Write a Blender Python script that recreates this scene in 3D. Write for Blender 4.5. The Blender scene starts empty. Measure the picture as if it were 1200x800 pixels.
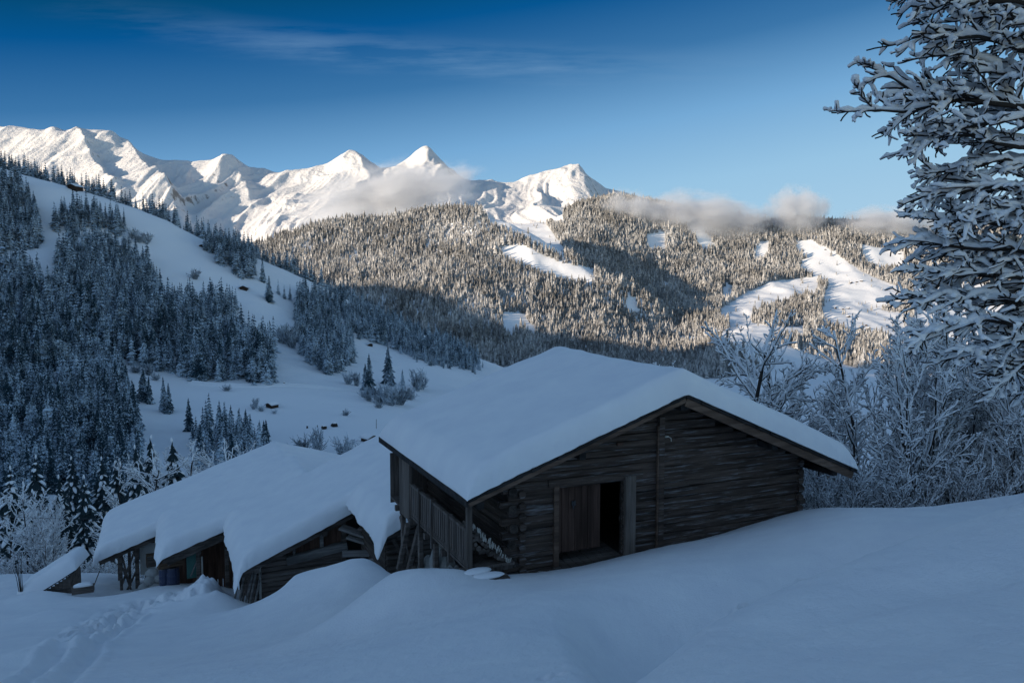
import bpy, math, random
import numpy as np
from math import radians, sin, cos, tan, pi
from mathutils import Vector, Matrix

SC = bpy.context.scene
COL = SC.collection
# ------------------------------------------------------------------ camera geometry (28 mm lens, pitched 4 deg down)
F = 933.0
PITCH = math.atan((400 - 330) / F)
CP, SP = cos(PITCH), sin(PITCH)

def ray(px, py):
    a = (px - 600) / F; b = (400 - py) / F
    return np.array([a, CP + b * SP, -SP + b * CP])

def at(px, py, y):
    d = ray(px, py)
    return d * (y / d[1])

def zof(py, y):
    b = (400 - np.asarray(py, float)) / F
    return np.asarray(y, float) * (-SP + b * CP) / (CP + b * SP)

def proj(P):
    P = np.asarray(P, float)
    f = P[..., 1] * CP - P[..., 2] * SP
    u = P[..., 1] * SP + P[..., 2] * CP
    return 600 + F * P[..., 0] / f, 400 - F * u / f

cam = bpy.data.cameras.new('camera'); cam.lens = F / 1200 * 36; cam.sensor_width = 36
cam.clip_start = 0.1; cam.clip_end = 40000
camo = bpy.data.objects.new('camera', cam); COL.objects.link(camo)
camo.rotation_euler = (pi / 2 - PITCH, 0, 0)
SC.camera = camo

# ------------------------------------------------------------------ numpy noise
def _hash(ix, iy, seed):
    h = (ix.astype(np.int64) * 374761393 + iy.astype(np.int64) * 668265263 + seed * 974711) & 0x7fffffff
    h = ((h ^ (h >> 13)) * 1274126177) & 0x7fffffff
    return ((h ^ (h >> 16)) & 0xffff) / 65535.0

def vnoise(x, y, seed=0):
    x = np.asarray(x, float); y = np.asarray(y, float)
    ix = np.floor(x); iy = np.floor(y)
    fx = x - ix; fy = y - iy
    fx = fx * fx * fx * (fx * (fx * 6 - 15) + 10); fy = fy * fy * fy * (fy * (fy * 6 - 15) + 10)
    a = _hash(ix, iy, seed); b = _hash(ix + 1, iy, seed); c = _hash(ix, iy + 1, seed); d = _hash(ix + 1, iy + 1, seed)
    return (a + (b - a) * fx + (c - a) * fy + (a - b - c + d) * fx * fy) * 2 - 1

def fbm(x, y, seed=0, o=4):
    s = 0; a = 1.0; n = 0
    for i in range(o):
        s = s + a * vnoise(x, y, seed + i * 17); n += a
        x = x * 2.03 + 3.1; y = y * 2.03 - 1.7; a *= 0.5
    return s / n

def ridged(x, y, seed=0, o=4):
    s = 0; a = 1.0; n = 0
    for i in range(o):
        s = s + a * (1 - np.abs(vnoise(x, y, seed + i * 13)) * 2); n += a
        x = x * 2.1 + 5.3; y = y * 2.1 - 2.2; a *= 0.5
    return s / n

def smooth(a, b, x):
    t = np.clip((np.asarray(x, float) - a) / (b - a), 0, 1)
    return t * t * (3 - 2 * t)

def pchip(X, Y, x):
    """monotone cubic; X (n), Y (n), x (m)"""
    X = np.asarray(X, float); Y = np.asarray(Y, float); x = np.clip(np.asarray(x, float), X[0], X[-1])
    h = np.diff(X); d = np.diff(Y) / h
    m = np.zeros(len(X)); m[0] = d[0]; m[-1] = d[-1]
    for k in range(1, len(X) - 1):
        if d[k - 1] * d[k] > 0:
            w1 = 2 * h[k] + h[k - 1]; w2 = h[k] + 2 * h[k - 1]
            m[k] = (w1 + w2) / (w1 / d[k - 1] + w2 / d[k])
    i = np.clip(np.searchsorted(X, x) - 1, 0, len(X) - 2)
    t = (x - X[i]) / h[i]
    return ((2*t**3 - 3*t**2 + 1) * Y[i] + (t**3 - 2*t**2 + t) * h[i] * m[i] + (-2*t**3 + 3*t**2) * Y[i+1] + (t**3 - t**2) * h[i] * m[i+1])

def inpoly(px, py, poly):
    px = np.asarray(px, float); py = np.asarray(py, float)
    r = np.zeros(px.shape, bool)
    n = len(poly); j = n - 1
    for i in range(n):
        xi, yi = poly[i]; xj, yj = poly[j]
        c = ((yi > py) != (yj > py)) & (px < (xj - xi) * (py - yi) / ((yj - yi) or 1e-9) + xi)
        r ^= c; j = i
    return r

# ------------------------------------------------------------------ objects
def tag(o, label=None, cat=None, group=None, kind=None):
    if label: o['label'] = label
    if cat: o['category'] = cat
    if group: o['group'] = group
    if kind: o['kind'] = kind
    return o

def empty(name, loc, rz=0.0, **k):
    o = bpy.data.objects.new(name, None); COL.objects.link(o)
    o.location = loc; o.rotation_euler = (0, 0, rz); o.empty_display_size = 0.3
    return tag(o, **k)

def link(name, me, parent=None, loc=None, **k):
    o = bpy.data.objects.new(name, me); COL.objects.link(o)
    if parent is not None: o.parent = parent
    if loc is not None: o.location = loc
    return tag(o, **k)

def npmesh(name, V, faces, mats, midx=None, sm=False):
    """faces: list of int arrays (M,k)"""
    me = bpy.data.meshes.new(name)
    V = np.ascontiguousarray(V, dtype=np.float32)
    me.vertices.add(len(V)); me.vertices.foreach_set('co', V.ravel())
    fl = [np.asarray(f, np.int32) for f in faces if len(f)]
    idx = np.concatenate([f.ravel() for f in fl])
    tot = np.concatenate([np.full(len(f), f.shape[1], np.int32) for f in fl])
    st = np.concatenate([[0], np.cumsum(tot)[:-1]]).astype(np.int32)
    me.loops.add(len(idx)); me.loops.foreach_set('vertex_index', idx)
    me.polygons.add(len(tot)); me.polygons.foreach_set('loop_start', st)
    for m in (mats if isinstance(mats, (list, tuple)) else [mats]): me.materials.append(m)
    if midx is not None: me.polygons.foreach_set('material_index', np.asarray(midx, np.int32))
    me.polygons.foreach_set('use_smooth', np.full(len(tot), sm, bool))
    me.update(calc_edges=True); me.validate()
    return me

def grid_faces(nr, nc):
    i = np.arange(nr - 1)[:, None] * nc + np.arange(nc - 1)[None, :]
    return np.stack([i, i + 1, i + nc + 1, i + nc], -1).reshape(-1, 4)

class MB:
    """collects prisms, boxes, tubes into one mesh"""
    def __init__(s): s.V = []; s.Q = []; s.T = []; s.n = 0
    def add(s, V, Q=None, T=None):
        V = np.asarray(V, float).reshape(-1, 3)
        s.V.append(V)
        if Q is not None and len(Q): s.Q.append(np.asarray(Q) + s.n)
        if T is not None and len(T): s.T.append(np.asarray(T) + s.n)
        s.n += len(V)
    def tube(s, pts, rad, k=6, squash=1.0, cap=True):
        pts = np.asarray(pts, float); n = len(pts)
        rad = np.broadcast_to(np.asarray(rad, float), (n,))
        t = np.gradient(pts, axis=0); t /= np.linalg.norm(t, axis=1, keepdims=True) + 1e-9
        up = np.tile([0, 0, 1.0], (n, 1))
        v = np.abs(t[:, 2]) > 0.97
        if v.any(): up[:] = [0.9, 0.3, 0.3]
        sd = np.cross(t, up); sd /= np.linalg.norm(sd, axis=1, keepdims=True) + 1e-9
        u2 = np.cross(sd, t)
        a = np.arange(k) / k * 2 * pi + 0.4
        V = pts[:, None] + rad[:, None, None] * (sd[:, None] * np.cos(a)[None, :, None] + squash * u2[:, None] * np.sin(a)[None, :, None])
        i = np.arange(n - 1)[:, None] * k + np.arange(k)[None]
        j = np.arange(n - 1)[:, None] * k + (np.arange(k)[None] + 1) % k
        Q = np.stack([i, j, j + k, i + k], -1).reshape(-1, 4)
        V = V.reshape(-1, 3)
        T = None
        if cap:
            V = np.vstack([V, pts[0], pts[-1]]); b = n * k
            kk = np.arange(k); k2 = (kk + 1) % k
            T = np.vstack([np.stack([k2, kk, np.full(k, b)], -1), np.stack([kk + (n-1)*k, k2 + (n-1)*k, np.full(k, b + 1)], -1)])
        s.add(V, Q, T)
    def prism(s, p0, p1, hw, hh, up=(0, 0, 1), cham=0.12, seg=1, jit=0.0, rng=None, dw=0.0):
        """chamfered beam from p0 to p1, half width hw (side) and half height hh (up)"""
        p0 = np.asarray(p0, float); p1 = np.asarray(p1, float)
        t = (p1 - p0); L = np.linalg.norm(t); t = t / (L + 1e-9)
        up = np.asarray(up, float)
        sd = np.cross(t, up); sd /= np.linalg.norm(sd) + 1e-9
        u2 = np.cross(sd, t)
        c = cham * min(hw, hh) * 2
        sec = np.array([(-hw + c, -hh), (hw - c, -hh), (hw, -hh + c), (hw, hh - c), (hw - c, hh), (-hw + c, hh), (-hw, hh - c), (-hw, -hh + c)])
        n = seg + 1
        V = []
        for q in range(n):
            ctr = p0 + t * L * q / seg
            ss = sec.copy()
            if jit and rng is not None: ss = ss + rng.uniform(-jit, jit, ss.shape)
            V.append(ctr + ss[:, :1] * sd + ss[:, 1:] * u2)
        k = 8
        V = np.vstack(V)
        i = np.arange(n - 1)[:, None] * k + np.arange(k)[None]
        j = np.arange(n - 1)[:, None] * k + (np.arange(k)[None] + 1) % k
        Q = np.stack([i, j, j + k, i + k], -1).reshape(-1, 4)
        V = np.vstack([V, p0, p1]); b = n * k
        kk = np.arange(k); k2 = (kk + 1) % k
        T = np.vstack([np.stack([k2, kk, np.full(k, b)], -1), np.stack([kk + (n-1)*k, k2 + (n-1)*k, np.full(k, b + 1)], -1)])
        s.add(V, Q, T)
    def box(s, a, b, **k):
        a = np.asarray(a, float); b = np.asarray(b, float)
        m = (a + b) / 2; e = np.abs(b - a) / 2
        s.prism((a[0] if a[0] < b[0] else b[0], m[1], m[2]), (max(a[0], b[0]), m[1], m[2]), e[1], e[2], **k)
    def blob(s, c, r, rng, seg=8, rings=6, j=0.15):
        c = np.asarray(c, float); r = np.asarray(r, float)
        th = np.linspace(0, pi, rings + 1)[1:-1]; ph = np.arange(seg) / seg * 2 * pi
        V = np.array([[sin(a) * cos(b), sin(a) * sin(b), cos(a)] for a in th for b in ph])
        V = np.vstack([V, [0, 0, 1], [0, 0, -1]])
        V = V * (1 + rng.uniform(-j, j, (len(V), 1))) * r + c
        nr = rings - 1
        i = np.arange(nr - 1)[:, None] * seg + np.arange(seg)[None]; jx = np.arange(nr - 1)[:, None] * seg + (np.arange(seg)[None] + 1) % seg
        Q = np.stack([i, i + seg, jx + seg, jx], -1).reshape(-1, 4)
        kk = np.arange(seg); k2 = (kk + 1) % seg; n = nr * seg
        T = np.vstack([np.stack([kk, k2, np.full(seg, n)], -1), np.stack([k2 + (nr-1)*seg, kk + (nr-1)*seg, np.full(seg, n + 1)], -1)])
        s.add(V, Q, T)
    def mesh(s, name, mat, sm=False):
        V = np.vstack(s.V)
        fs = []
        if s.Q: fs.append(np.vstack(s.Q))
        if s.T: fs.append(np.vstack(s.T))
        return npmesh(name, V, fs, mat, sm=sm)
    def build(s, name, mat, parent=None, sm=False, **k):
        return link(name, s.mesh(name, mat, sm), parent, **k)

# ------------------------------------------------------------------ materials
class NT:
    def __init__(s, name):
        s.m = bpy.data.materials.new(name); s.m.use_nodes = True
        s.t = s.m.node_tree; s.t.nodes.clear()
        s.out = s.t.nodes.new('ShaderNodeOutputMaterial')
    def n(s, typ, **k):
        o = s.t.nodes.new('ShaderNode' + typ)
        for a, b in k.items():
            if a in o.inputs.keys(): o.inputs[a].default_value = b
            else: setattr(o, a, b)
        return o
    def l(s, a, b): s.t.links.new(a, b)
    def noise(s, vec, scale, detail=4, rough=0.55):
        n = s.n('TexNoise'); n.inputs['Scale'].default_value = scale; n.inputs['Detail'].default_value = detail
        n.inputs['Roughness'].default_value = rough
        if vec is not None: s.l(vec, n.inputs['Vector'])
        return n.outputs['Fac']
    def ramp(s, fac, stops):
        r = s.n('ValToRGB'); e = r.color_ramp.elements
        while len(e) < len(stops): e.new(0.5)
        for el, (p, c) in zip(e, stops):
            el.position = p; el.color = (*c, 1) if not np.isscalar(c) else (c, c, c, 1)
        s.l(fac, r.inputs['Fac']); return r.outputs['Color']
    def math(s, op, a, b=None, clamp=False):
        m = s.n('Math', operation=op); m.use_clamp = clamp
        for i, v in enumerate((a, b)):
            if v is None: continue
            if hasattr(v, 'default_value') or hasattr(v, 'links'): s.l(v, m.inputs[i])
            else: m.inputs[i].default_value = v
        return m.outputs[0]
    def mix(s, f, a, b):
        m = s.n('Mix', data_type='RGBA')
        for i, v in ((0, f), (6, a), (7, b)):
            if hasattr(v, 'links'): s.l(v, m.inputs[i])
            else: m.inputs[i].default_value = v if np.isscalar(v) else (*v, 1)
        return m.outputs[2]
    def scaled(s, vec, sx, sy, sz):
        m = s.n('Mapping'); m.inputs['Scale'].default_value = (sx, sy, sz); s.l(vec, m.inputs['Vector']); return m.outputs[0]
    def obj(s): return s.n('TexCoord').outputs['Object']
    def pos(s): return s.n('NewGeometry').outputs['Position']
    def surf(s, col, rough=0.8, bump=None, bstr=0.3, bdist=0.05, spec=0.2):
        b = s.n('BsdfPrincipled')
        if hasattr(col, 'links'): s.l(col, b.inputs['Base Color'])
        else: b.inputs['Base Color'].default_value = (*col, 1)
        b.inputs['Roughness'].default_value = rough
        b.inputs['Specular IOR Level'].default_value = spec
        if bump is not None:
            bp = s.n('Bump'); bp.inputs['Strength'].default_value = bstr; bp.inputs['Distance'].default_value = bdist
            s.l(bump, bp.inputs['Height']); s.l(bp.outputs[0], b.inputs['Normal'])
        s.l(b.outputs[0], s.out.inputs['Surface'])
        return s.m

SNOW = (0.80, 0.82, 0.85)
def m_snow(name, sc=1.0, bstr=0.35, grain=0.35):
    t = NT(name); p = t.obj()
    a = t.noise(t.scaled(p, sc, sc, sc), 1.2, 3); b = t.noise(t.scaled(p, sc, sc, sc), 22.0, 4, 0.65)
    h = t.math('ADD', t.math('MULTIPLY', a, 0.7), t.math('MULTIPLY', b, grain))
    c = t.ramp(a, [(0.3, (0.77, 0.79, 0.83)), (0.7, (0.83, 0.85, 0.87))])
    return t.surf(c, 0.75, h, bstr, 0.06, 0.15)

def m_wood(name, dark, light, ax, streak=(0.22, 0.22, 0.23), amount=0.62, row=0.2):
    """weathered timber, grain along axis ax"""
    t = NT(name); p = t.obj()
    s = [9.0, 9.0, 9.0]; s[ax] = 0.45
    g = t.noise(t.scaled(p, *s), 2.2, 6, 0.65)
    s2 = [3.2, 3.2, 3.2]; s2[ax] = 0.35
    pl = t.noise(t.scaled(p, *s2), 1.3, 2)
    s3 = [14.0, 14.0, 14.0]; s3[ax] = 0.8
    st = t.noise(t.scaled(p, *s3), 1.1, 4, 0.7)
    c = t.mix(t.ramp(g, [(0.32, 0.0), (0.68, 1.0)]), dark, light)
    c = t.mix(t.ramp(pl, [(0.42, 0.0), (0.66, 0.75)]), c, tuple(0.45 * np.array(dark)))
    c = t.mix(t.ramp(st, [(amount, 0.0), (amount + 0.12, 0.8)]), c, streak)
    return t.surf(c, 0.85, t.math('ADD', g, st), 0.6, 0.02, 0.2)

def m_conifer(name, scale=1.1, thr=0.5, dark=(0.014, 0.026, 0.022), snowc=(0.62, 0.66, 0.70), nz=0.25, soft=0.08):
    t = NT(name)
    geo = t.n('NewGeometry'); p = geo.outputs['Position']
    rnd = t.n('ObjectInfo').outputs['Random']
    sep = t.n('SeparateXYZ'); t.l(geo.outputs['Normal'], sep.inputs[0])
    n1 = t.noise(p, scale, 4, 0.7)
    big = t.noise(p, scale * 0.06, 2)
    v = t.math('ADD', n1, t.math('MULTIPLY', t.math('SUBTRACT', big, 0.5), 0.5))
    v = t.math('ADD', v, t.math('MULTIPLY', sep.outputs['Z'], nz))
    v = t.math('ADD', v, t.math('MULTIPLY', rnd, 0.06))
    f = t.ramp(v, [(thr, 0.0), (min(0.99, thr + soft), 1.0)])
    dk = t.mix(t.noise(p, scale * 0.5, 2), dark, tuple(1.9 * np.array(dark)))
    return t.surf(t.mix(f, dk, snowc), 0.9, spec=0.1)

def m_plain(name, col, var=0.25, sc=6, rough=0.8, spec=0.2):
    t = NT(name); p = t.obj()
    c = t.mix(t.noise(p, sc, 4), tuple(np.array(col) * (1 - var)), tuple(np.array(col) * (1 + var)))
    return t.surf(c, rough, t.noise(p, sc * 3, 3), 0.3, 0.01, spec)

def m_mount(name):
    t = NT(name); geo = t.n('NewGeometry'); p = geo.outputs['Position']
    sep = t.n('SeparateXYZ'); t.l(geo.outputs['Normal'], sep.inputs[0])
    n1 = t.noise(p, 0.012, 6, 0.7); n2 = t.noise(p, 0.0025, 3)
    st = t.math('SUBTRACT', 1.0, sep.outputs['Z'])
    v = t.math('ADD', t.math('MULTIPLY', st, 0.7), t.math('MULTIPLY', t.math('SUBTRACT', n1, 0.5), 1.0))
    v = t.math('ADD', v, t.math('MULTIPLY', t.math('SUBTRACT', n2, 0.5), 0.5))
    f = t.ramp(v, [(0.335, 0.0), (0.43, 0.85)])
    c = t.mix(f, (0.70, 0.70, 0.71), (0.16, 0.145, 0.13))
    h = t.math('ADD', n1, t.noise(p, 0.05, 4, 0.7))
    return t.surf(c, 0.85, h, 0.6, 20.0, 0.1)

def m_slope(name):
    t = NT(name); geo = t.n('NewGeometry'); p = geo.outputs['Position']
    n1 = t.noise(p, 0.05, 5, 0.65); n2 = t.noise(p, 0.006, 3)
    f = t.ramp(t.math('ADD', t.math('MULTIPLY', n1, 0.7), t.math('MULTIPLY', n2, 0.45)), [(0.72, 0.0), (0.80, 0.35)])
    c = t.mix(f, (0.79, 0.81, 0.84), (0.25, 0.24, 0.22))
    return t.surf(c, 0.85, n1, 0.5, 1.5, 0.1)

M = dict(
    snow=m_snow('snow'), ground=m_snow('ground_snow', 1.0, 0.55, 0.6), treesnow=m_snow('tree_snow', 3.0, 0.3),
    log=m_wood('log_wood', (0.048, 0.034, 0.027), (0.128, 0.092, 0.074), 0, amount=0.55),
    logv=m_wood('side_log_wood', (0.040, 0.032, 0.027), (0.100, 0.080, 0.068), 1),
    plank=m_wood('plank_wood', (0.070, 0.056, 0.048), (0.170, 0.142, 0.126), 2, amount=0.60),
    door=m_wood('door_wood', (0.062, 0.036, 0.027), (0.115, 0.068, 0.052), 2, amount=0.72),
    post=m_wood('post_wood', (0.100, 0.080, 0.068), (0.190, 0.158, 0.136), 2, amount=0.6),
    rake=m_wood('rake_wood', (0.095, 0.060, 0.044), (0.190, 0.130, 0.098), 0, amount=0.66),
    roof=m_wood('roof_wood', (0.020, 0.018, 0.018), (0.045, 0.042, 0.042), 0, amount=0.7),
    old=m_wood('old_wood', (0.080, 0.064, 0.055), (0.190, 0.160, 0.140), 0, amount=0.6),
    redwood=m_wood('red_wood', (0.090, 0.048, 0.034), (0.160, 0.096, 0.070), 2, amount=0.7),
    grey=m_wood('grey_wood', (0.150, 0.140, 0.130), (0.270, 0.260, 0.250), 0, amount=0.66, streak=(0.4, 0.4, 0.4)),
    bark=m_plain('bark', (0.030, 0.026, 0.024), 0.35, 9), stone=m_plain('stone', (0.22, 0.22, 0.21), 0.3, 4),
    iron=m_plain('iron', (0.04, 0.04, 0.045), 0.2, 8, 0.5, 0.5), tarp=m_plain('white_tarp', (0.62, 0.62, 0.60), 0.1, 2),
    blue=m_plain('blue_plastic', (0.022, 0.032, 0.075), 0.2, 5, 0.45, 0.5), green=m_plain('green_paint', (0.07, 0.17, 0.15), 0.2, 5),
    sack=m_plain('sack_cloth', (0.36, 0.36, 0.35), 0.3, 5), card=m_plain('brown_board', (0.13, 0.085, 0.055), 0.2, 5),
    pale=m_plain('pale_wood', (0.42, 0.40, 0.36), 0.25, 8),
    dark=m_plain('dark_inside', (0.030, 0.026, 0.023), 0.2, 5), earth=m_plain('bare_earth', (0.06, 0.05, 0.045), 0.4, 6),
    slope=m_slope('slope_snow'), mount=m_mount('mountain_snow'),
    con=m_conifer('spruce_needles', 1.6, 0.655, dark=(0.010, 0.024, 0.034), snowc=(0.50, 0.61, 0.72), nz=0.28, soft=0.16), conf=m_conifer('far_spruce_needles', 0.13, 0.50, dark=(0.095, 0.095, 0.095), snowc=(0.56, 0.565, 0.575), nz=0.26, soft=0.34),  # con: blue of hazy air put into its needle and snow colours
    conn=m_conifer('near_spruce_needles', 3.0, 0.70, dark=(0.012, 0.022, 0.026), nz=0.12), frost=m_conifer('frosted_twigs', 3.0, 0.40, dark=(0.028, 0.034, 0.040), snowc=(0.50, 0.58, 0.66), nz=0.12, soft=0.2),
    hutw=m_plain('hut_wood', (0.035, 0.022, 0.016), 0.3, 2),
)

# ------------------------------------------------------------------ terrain: profiles of (distance, apparent row) per column
def kn(**k): return k
def tab(d):
    xs = sorted(d); return np.array(xs, float), np.array([d[x] for x in xs], float)
PXG = np.arange(-720, 2202, 4.0)
K = []
def knot(ys, pys):
    yx, yv = tab(ys if isinstance(ys, dict) else {0: ys, 1: ys}); px_, pv = tab(pys)
    K.append((pchip(yx, yv, PXG) if len(yx) > 2 else np.interp(PXG, yx, yv), pchip(px_, pv, PXG)))
knot(60, {-300: 705, 0: 695, 400: 690, 560: 680, 720: 670, 900: 660, 1200: 645, 1500: 640})
knot(100, {-300: 650, 200: 650, 400: 642, 720: 640, 900: 620, 1200: 600, 1500: 600})
knot(170, {-300: 598, 200: 600, 400: 592, 720: 590, 900: 575, 1200: 560, 1500: 560})
knot(260, {-300: 535, 0: 540, 200: 548, 400: 545, 560: 555, 720: 560, 900: 545, 1200: 535, 1500: 530})
knot(360, {-300: 470, 0: 485, 100: 490, 200: 510, 300: 512, 400: 508, 560: 520, 720: 530, 900: 520, 1200: 510, 1500: 505})
knot(460, {-300: 410, 0: 430, 100: 440, 200: 455, 300: 462, 400: 472, 560: 498, 720: 508, 900: 500, 1200: 493, 1500: 490})
knot(580, {-300: 315, 0: 350, 100: 370, 200: 390, 300: 418, 400: 442, 500: 460, 560: 470, 720: 488, 900: 483, 1200: 476, 1500: 470})
knot(720, {-300: 225, 0: 268, 100: 295, 200: 334, 300: 366, 400: 405, 500: 430, 560: 445, 640: 462, 800: 468, 1200: 463, 1500: 460})
CRY = {-300: 900, 0: 850, 100: 850, 200: 870, 300: 900, 400: 950, 500: 1000, 560: 1050, 640: 1100, 1500: 1100}
knot(CRY, {-300: 130, 0: 196, 84: 218, 135: 236, 189: 255, 236: 279, 297: 302, 338: 319, 400: 346, 442: 367, 487: 388, 525: 405, 560: 421, 640: 445, 720: 452, 900: 450, 1000: 447, 1200: 450, 1500: 445})
knot({k: v + 150 for k, v in CRY.items()}, {-300: 200, 0: 250, 200: 310, 400: 395, 500: 430, 560: 440, 640: 441, 720: 446, 800: 446, 900: 440, 1000: 440, 1200: 442, 1500: 440})
knot(1500, {-300: 420, 200: 425, 500: 432, 640: 436, 720: 438, 800: 434, 860: 415, 900: 420, 1000: 434, 1200: 436, 1500: 430})
knot(1800, {-300: 410, 300: 408, 400: 404, 500: 402, 560: 410, 640: 418, 720: 422, 800: 422, 860: 396, 900: 402, 1000: 422, 1200: 422, 1500: 415})
knot(2150, {-300: 360, 200: 358, 300: 352, 400: 346, 500: 346, 560: 352, 640: 368, 720: 385, 800: 400, 900: 388, 1000: 400, 1200: 402, 1500: 395})
knot({-300: 2600, 500: 2600, 560: 2550, 640: 2450, 720: 2350, 800: 2310, 1500: 2310}, {-300: 335, 200: 325, 300: 316, 400: 304, 500: 296, 560: 300, 600: 312, 640: 326, 720: 358, 800: 390, 900: 382, 1000: 390, 1200: 392, 1500: 385})
F1Y = {-300: 3000, 500: 3000, 560: 2900, 640: 2700, 720: 2500, 800: 2420, 1500: 2420}
knot(F1Y, {-300: 322, 200: 318, 300: 296, 400: 264, 450: 255, 500: 248, 540: 249, 574: 254, 600: 267, 656: 297, 697: 321, 750: 347, 800: 380, 900: 376, 1000: 384, 1200: 386, 1500: 380})
knot({k: v + 250 for k, v in F1Y.items()}, {-300: 330, 200: 326, 300: 312, 400: 287, 500: 272, 560: 274, 600: 287, 656: 304, 720: 338, 800: 366, 900: 364, 1000: 370, 1200: 374, 1500: 370})
knot(3400, {-300: 320, 300: 305, 500: 282, 560: 276, 600: 280, 640: 284, 680: 282, 720: 290, 800: 312, 900: 320, 1000: 318, 1200: 322, 1500: 325})
knot(4050, {-300: 320, 300: 300, 500: 283, 560: 270, 600: 267, 640: 262, 660: 252, 680: 241, 700: 237, 720: 235, 760: 240, 800: 248, 850: 259, 900: 263, 950: 262, 1000: 260, 1050: 264, 1100: 268, 1200: 272, 1500: 280})
knot(4500, {-300: 330, 300: 312, 500: 295, 560: 282, 640: 275, 720: 252, 800: 265, 900: 280, 1200: 290, 1500: 295})
KY = np.array([k[0] for k in K]); KP = np.array([k[1] for k in K])
YG = np.exp(np.linspace(math.log(60), math.log(4480), 760))
ZG = np.zeros((len(YG), len(PXG)))
for c in range(len(PXG)):
    ZG[:, c] = pchip(KY[:, c], zof(KP[:, c], KY[:, c]), YG)
XG = (PXG[None, :] - 600) / F * YG[:, None]; YY = np.repeat(YG[:, None], len(PXG), 1)
w1 = smooth(60, 120, YY) * (1 - smooth(1200, 1700, YY))
ZG += w1 * (YY * 0.0035) * fbm(XG / 60, YY / 60, 5, 5) * 1.3
w2 = smooth(1500, 2000, YY)
ZG += w2 * (ridged(XG / 420 + 0.35 * fbm(XG / 300, YY / 500, 3), YY / 1300, 11, 4) * 26 - 6 + 7 * fbm(XG / 70, YY / 90, 23, 4))
ZG = np.ascontiguousarray(ZG)
LYG = np.log(YG)

def tz(x, y):
    """terrain height for y >= 60"""
    x = np.asarray(x, float); y = np.asarray(y, float)
    px = 600 + F * x / y
    ci = np.clip((px - PXG[0]) / 4.0, 0, len(PXG) - 1.001)
    ri = np.clip((np.log(np.maximum(y, 60)) - LYG[0]) / (LYG[1] - LYG[0]), 0, len(YG) - 1.001)
    c = ci.astype(int); r = ri.astype(int); fc = ci - c; fr = ri - r
    return (ZG[r, c] * (1 - fc) + ZG[r, c + 1] * fc) * (1 - fr) + (ZG[r + 1, c] * (1 - fc) + ZG[r + 1, c + 1] * fc) * fr

def visible_hit(px, py, y0=60, y1=4400):
    """where the sight line through a pixel meets the terrain"""
    ys = np.exp(np.linspace(math.log(y0), math.log(y1), 1500))
    d = ray(px, py); P = d[None] * (ys / d[1])[:, None]
    g = tz(P[:, 0], P[:, 1]) - P[:, 2]
    k = np.argmax(g > 0)
    if g[k] <= 0: k = len(ys) - 1
    p = P[k]; return np.array([p[0], p[1], float(tz(p[0], p[1]))])

# horizon of the terrain as seen from the camera: is a point (with height h) in view?
_d = YG[:, None] * CP - ZG * SP
ELEV = np.maximum.accumulate(ZG / YG[:, None], axis=0)
def in_view(x, y, ztop):
    px = 600 + F * x / y
    c = np.clip(np.round((px - PXG[0]) / 4.0), 0, len(PXG) - 1).astype(int)
    r = np.clip(np.searchsorted(YG, y) - 2, 0, len(YG) - 1)
    return ztop / y > ELEV[r, c]

def sheet(name, r0, r1, mat, **k):
    V = np.stack([XG[r0:r1], YY[r0:r1], ZG[r0:r1]], -1).reshape(-1, 3)
    me = npmesh(name, V, [grid_faces(r1 - r0, len(PXG))], mat, sm=True)
    return link(name, me, **k)
rs = int(np.searchsorted(YG, 1330))
sheet('hillside', 0, rs + 1, M['slope'], kind='structure')
sheet('valley_slope', rs, len(YG), M['slope'], kind='structure')

# ------------------------------------------------------------------ snow mountains
MPX = np.arange(-420, 1000, 1.6)
MK = []
def mk(y, d):
    a, b = tab(d); MK.append((np.full(len(MPX), float(y)), pchip(a, b, MPX)))
mk(3700, {-400: 345, 300: 335, 520: 318, 560: 296, 640: 300, 700: 310, 1000: 330})
mk(4600, {-400: 300, 0: 290, 100: 283, 200: 286, 250: 292, 300: 285, 350: 268, 400: 258, 500: 250, 560: 262, 620: 276, 660: 276, 720: 276, 1000: 310})
mk(5400, {-400: 235, 0: 232, 100: 225, 200: 238, 250: 252, 300: 248, 350: 243, 400: 232, 450: 232, 500: 222, 560: 240, 620: 246, 668: 238, 720: 254, 800: 280, 1000: 310})
mk(6100, {-400: 190, 0: 186, 100: 192, 200: 214, 250: 221, 300: 221, 350: 222, 400: 210, 450: 215, 500: 198, 560: 225, 620: 227, 668: 218, 720: 237, 800: 276, 1000: 310})
SKY_ = {-400: 140, -200: 155, 0: 147, 20: 150, 40: 153, 60: 158, 70: 154, 85: 159, 100: 155, 112: 154, 125: 156, 138: 158, 150: 167, 157: 168, 165: 174, 185: 184, 200: 188, 220: 187, 235: 189, 252: 188, 265: 185, 275: 187, 282: 190, 300: 196, 312: 195, 330: 201, 345: 202, 360: 200, 375: 196, 390: 190, 405: 182, 415: 179, 425: 182, 440: 193, 450: 201, 460: 200, 470: 192, 480: 185, 490: 177, 500: 173, 508: 178, 520: 190, 530: 199, 540: 206, 552: 212, 565: 213, 580: 216, 600: 215, 615: 210, 630: 206, 645: 202, 655: 200, 662: 197, 670: 196, 680: 200, 690: 206, 700: 213, 710: 220, 730: 226, 760: 240, 800: 268, 1000: 310}
mk(6700, SKY_)
mk(7300, {k: v + 34 for k, v in SKY_.items()})
MKY = np.array([k[0] for k in MK]); MKP = np.array([k[1] for k in MK])
MYG = np.linspace(3700, 7250, 430)
MZ = np.zeros((len(MYG), len(MPX)))
for c in range(len(MPX)): MZ[:, c] = pchip(MKY[:, c], zof(MKP[:, c], MKY[:, c]), MYG)
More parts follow.
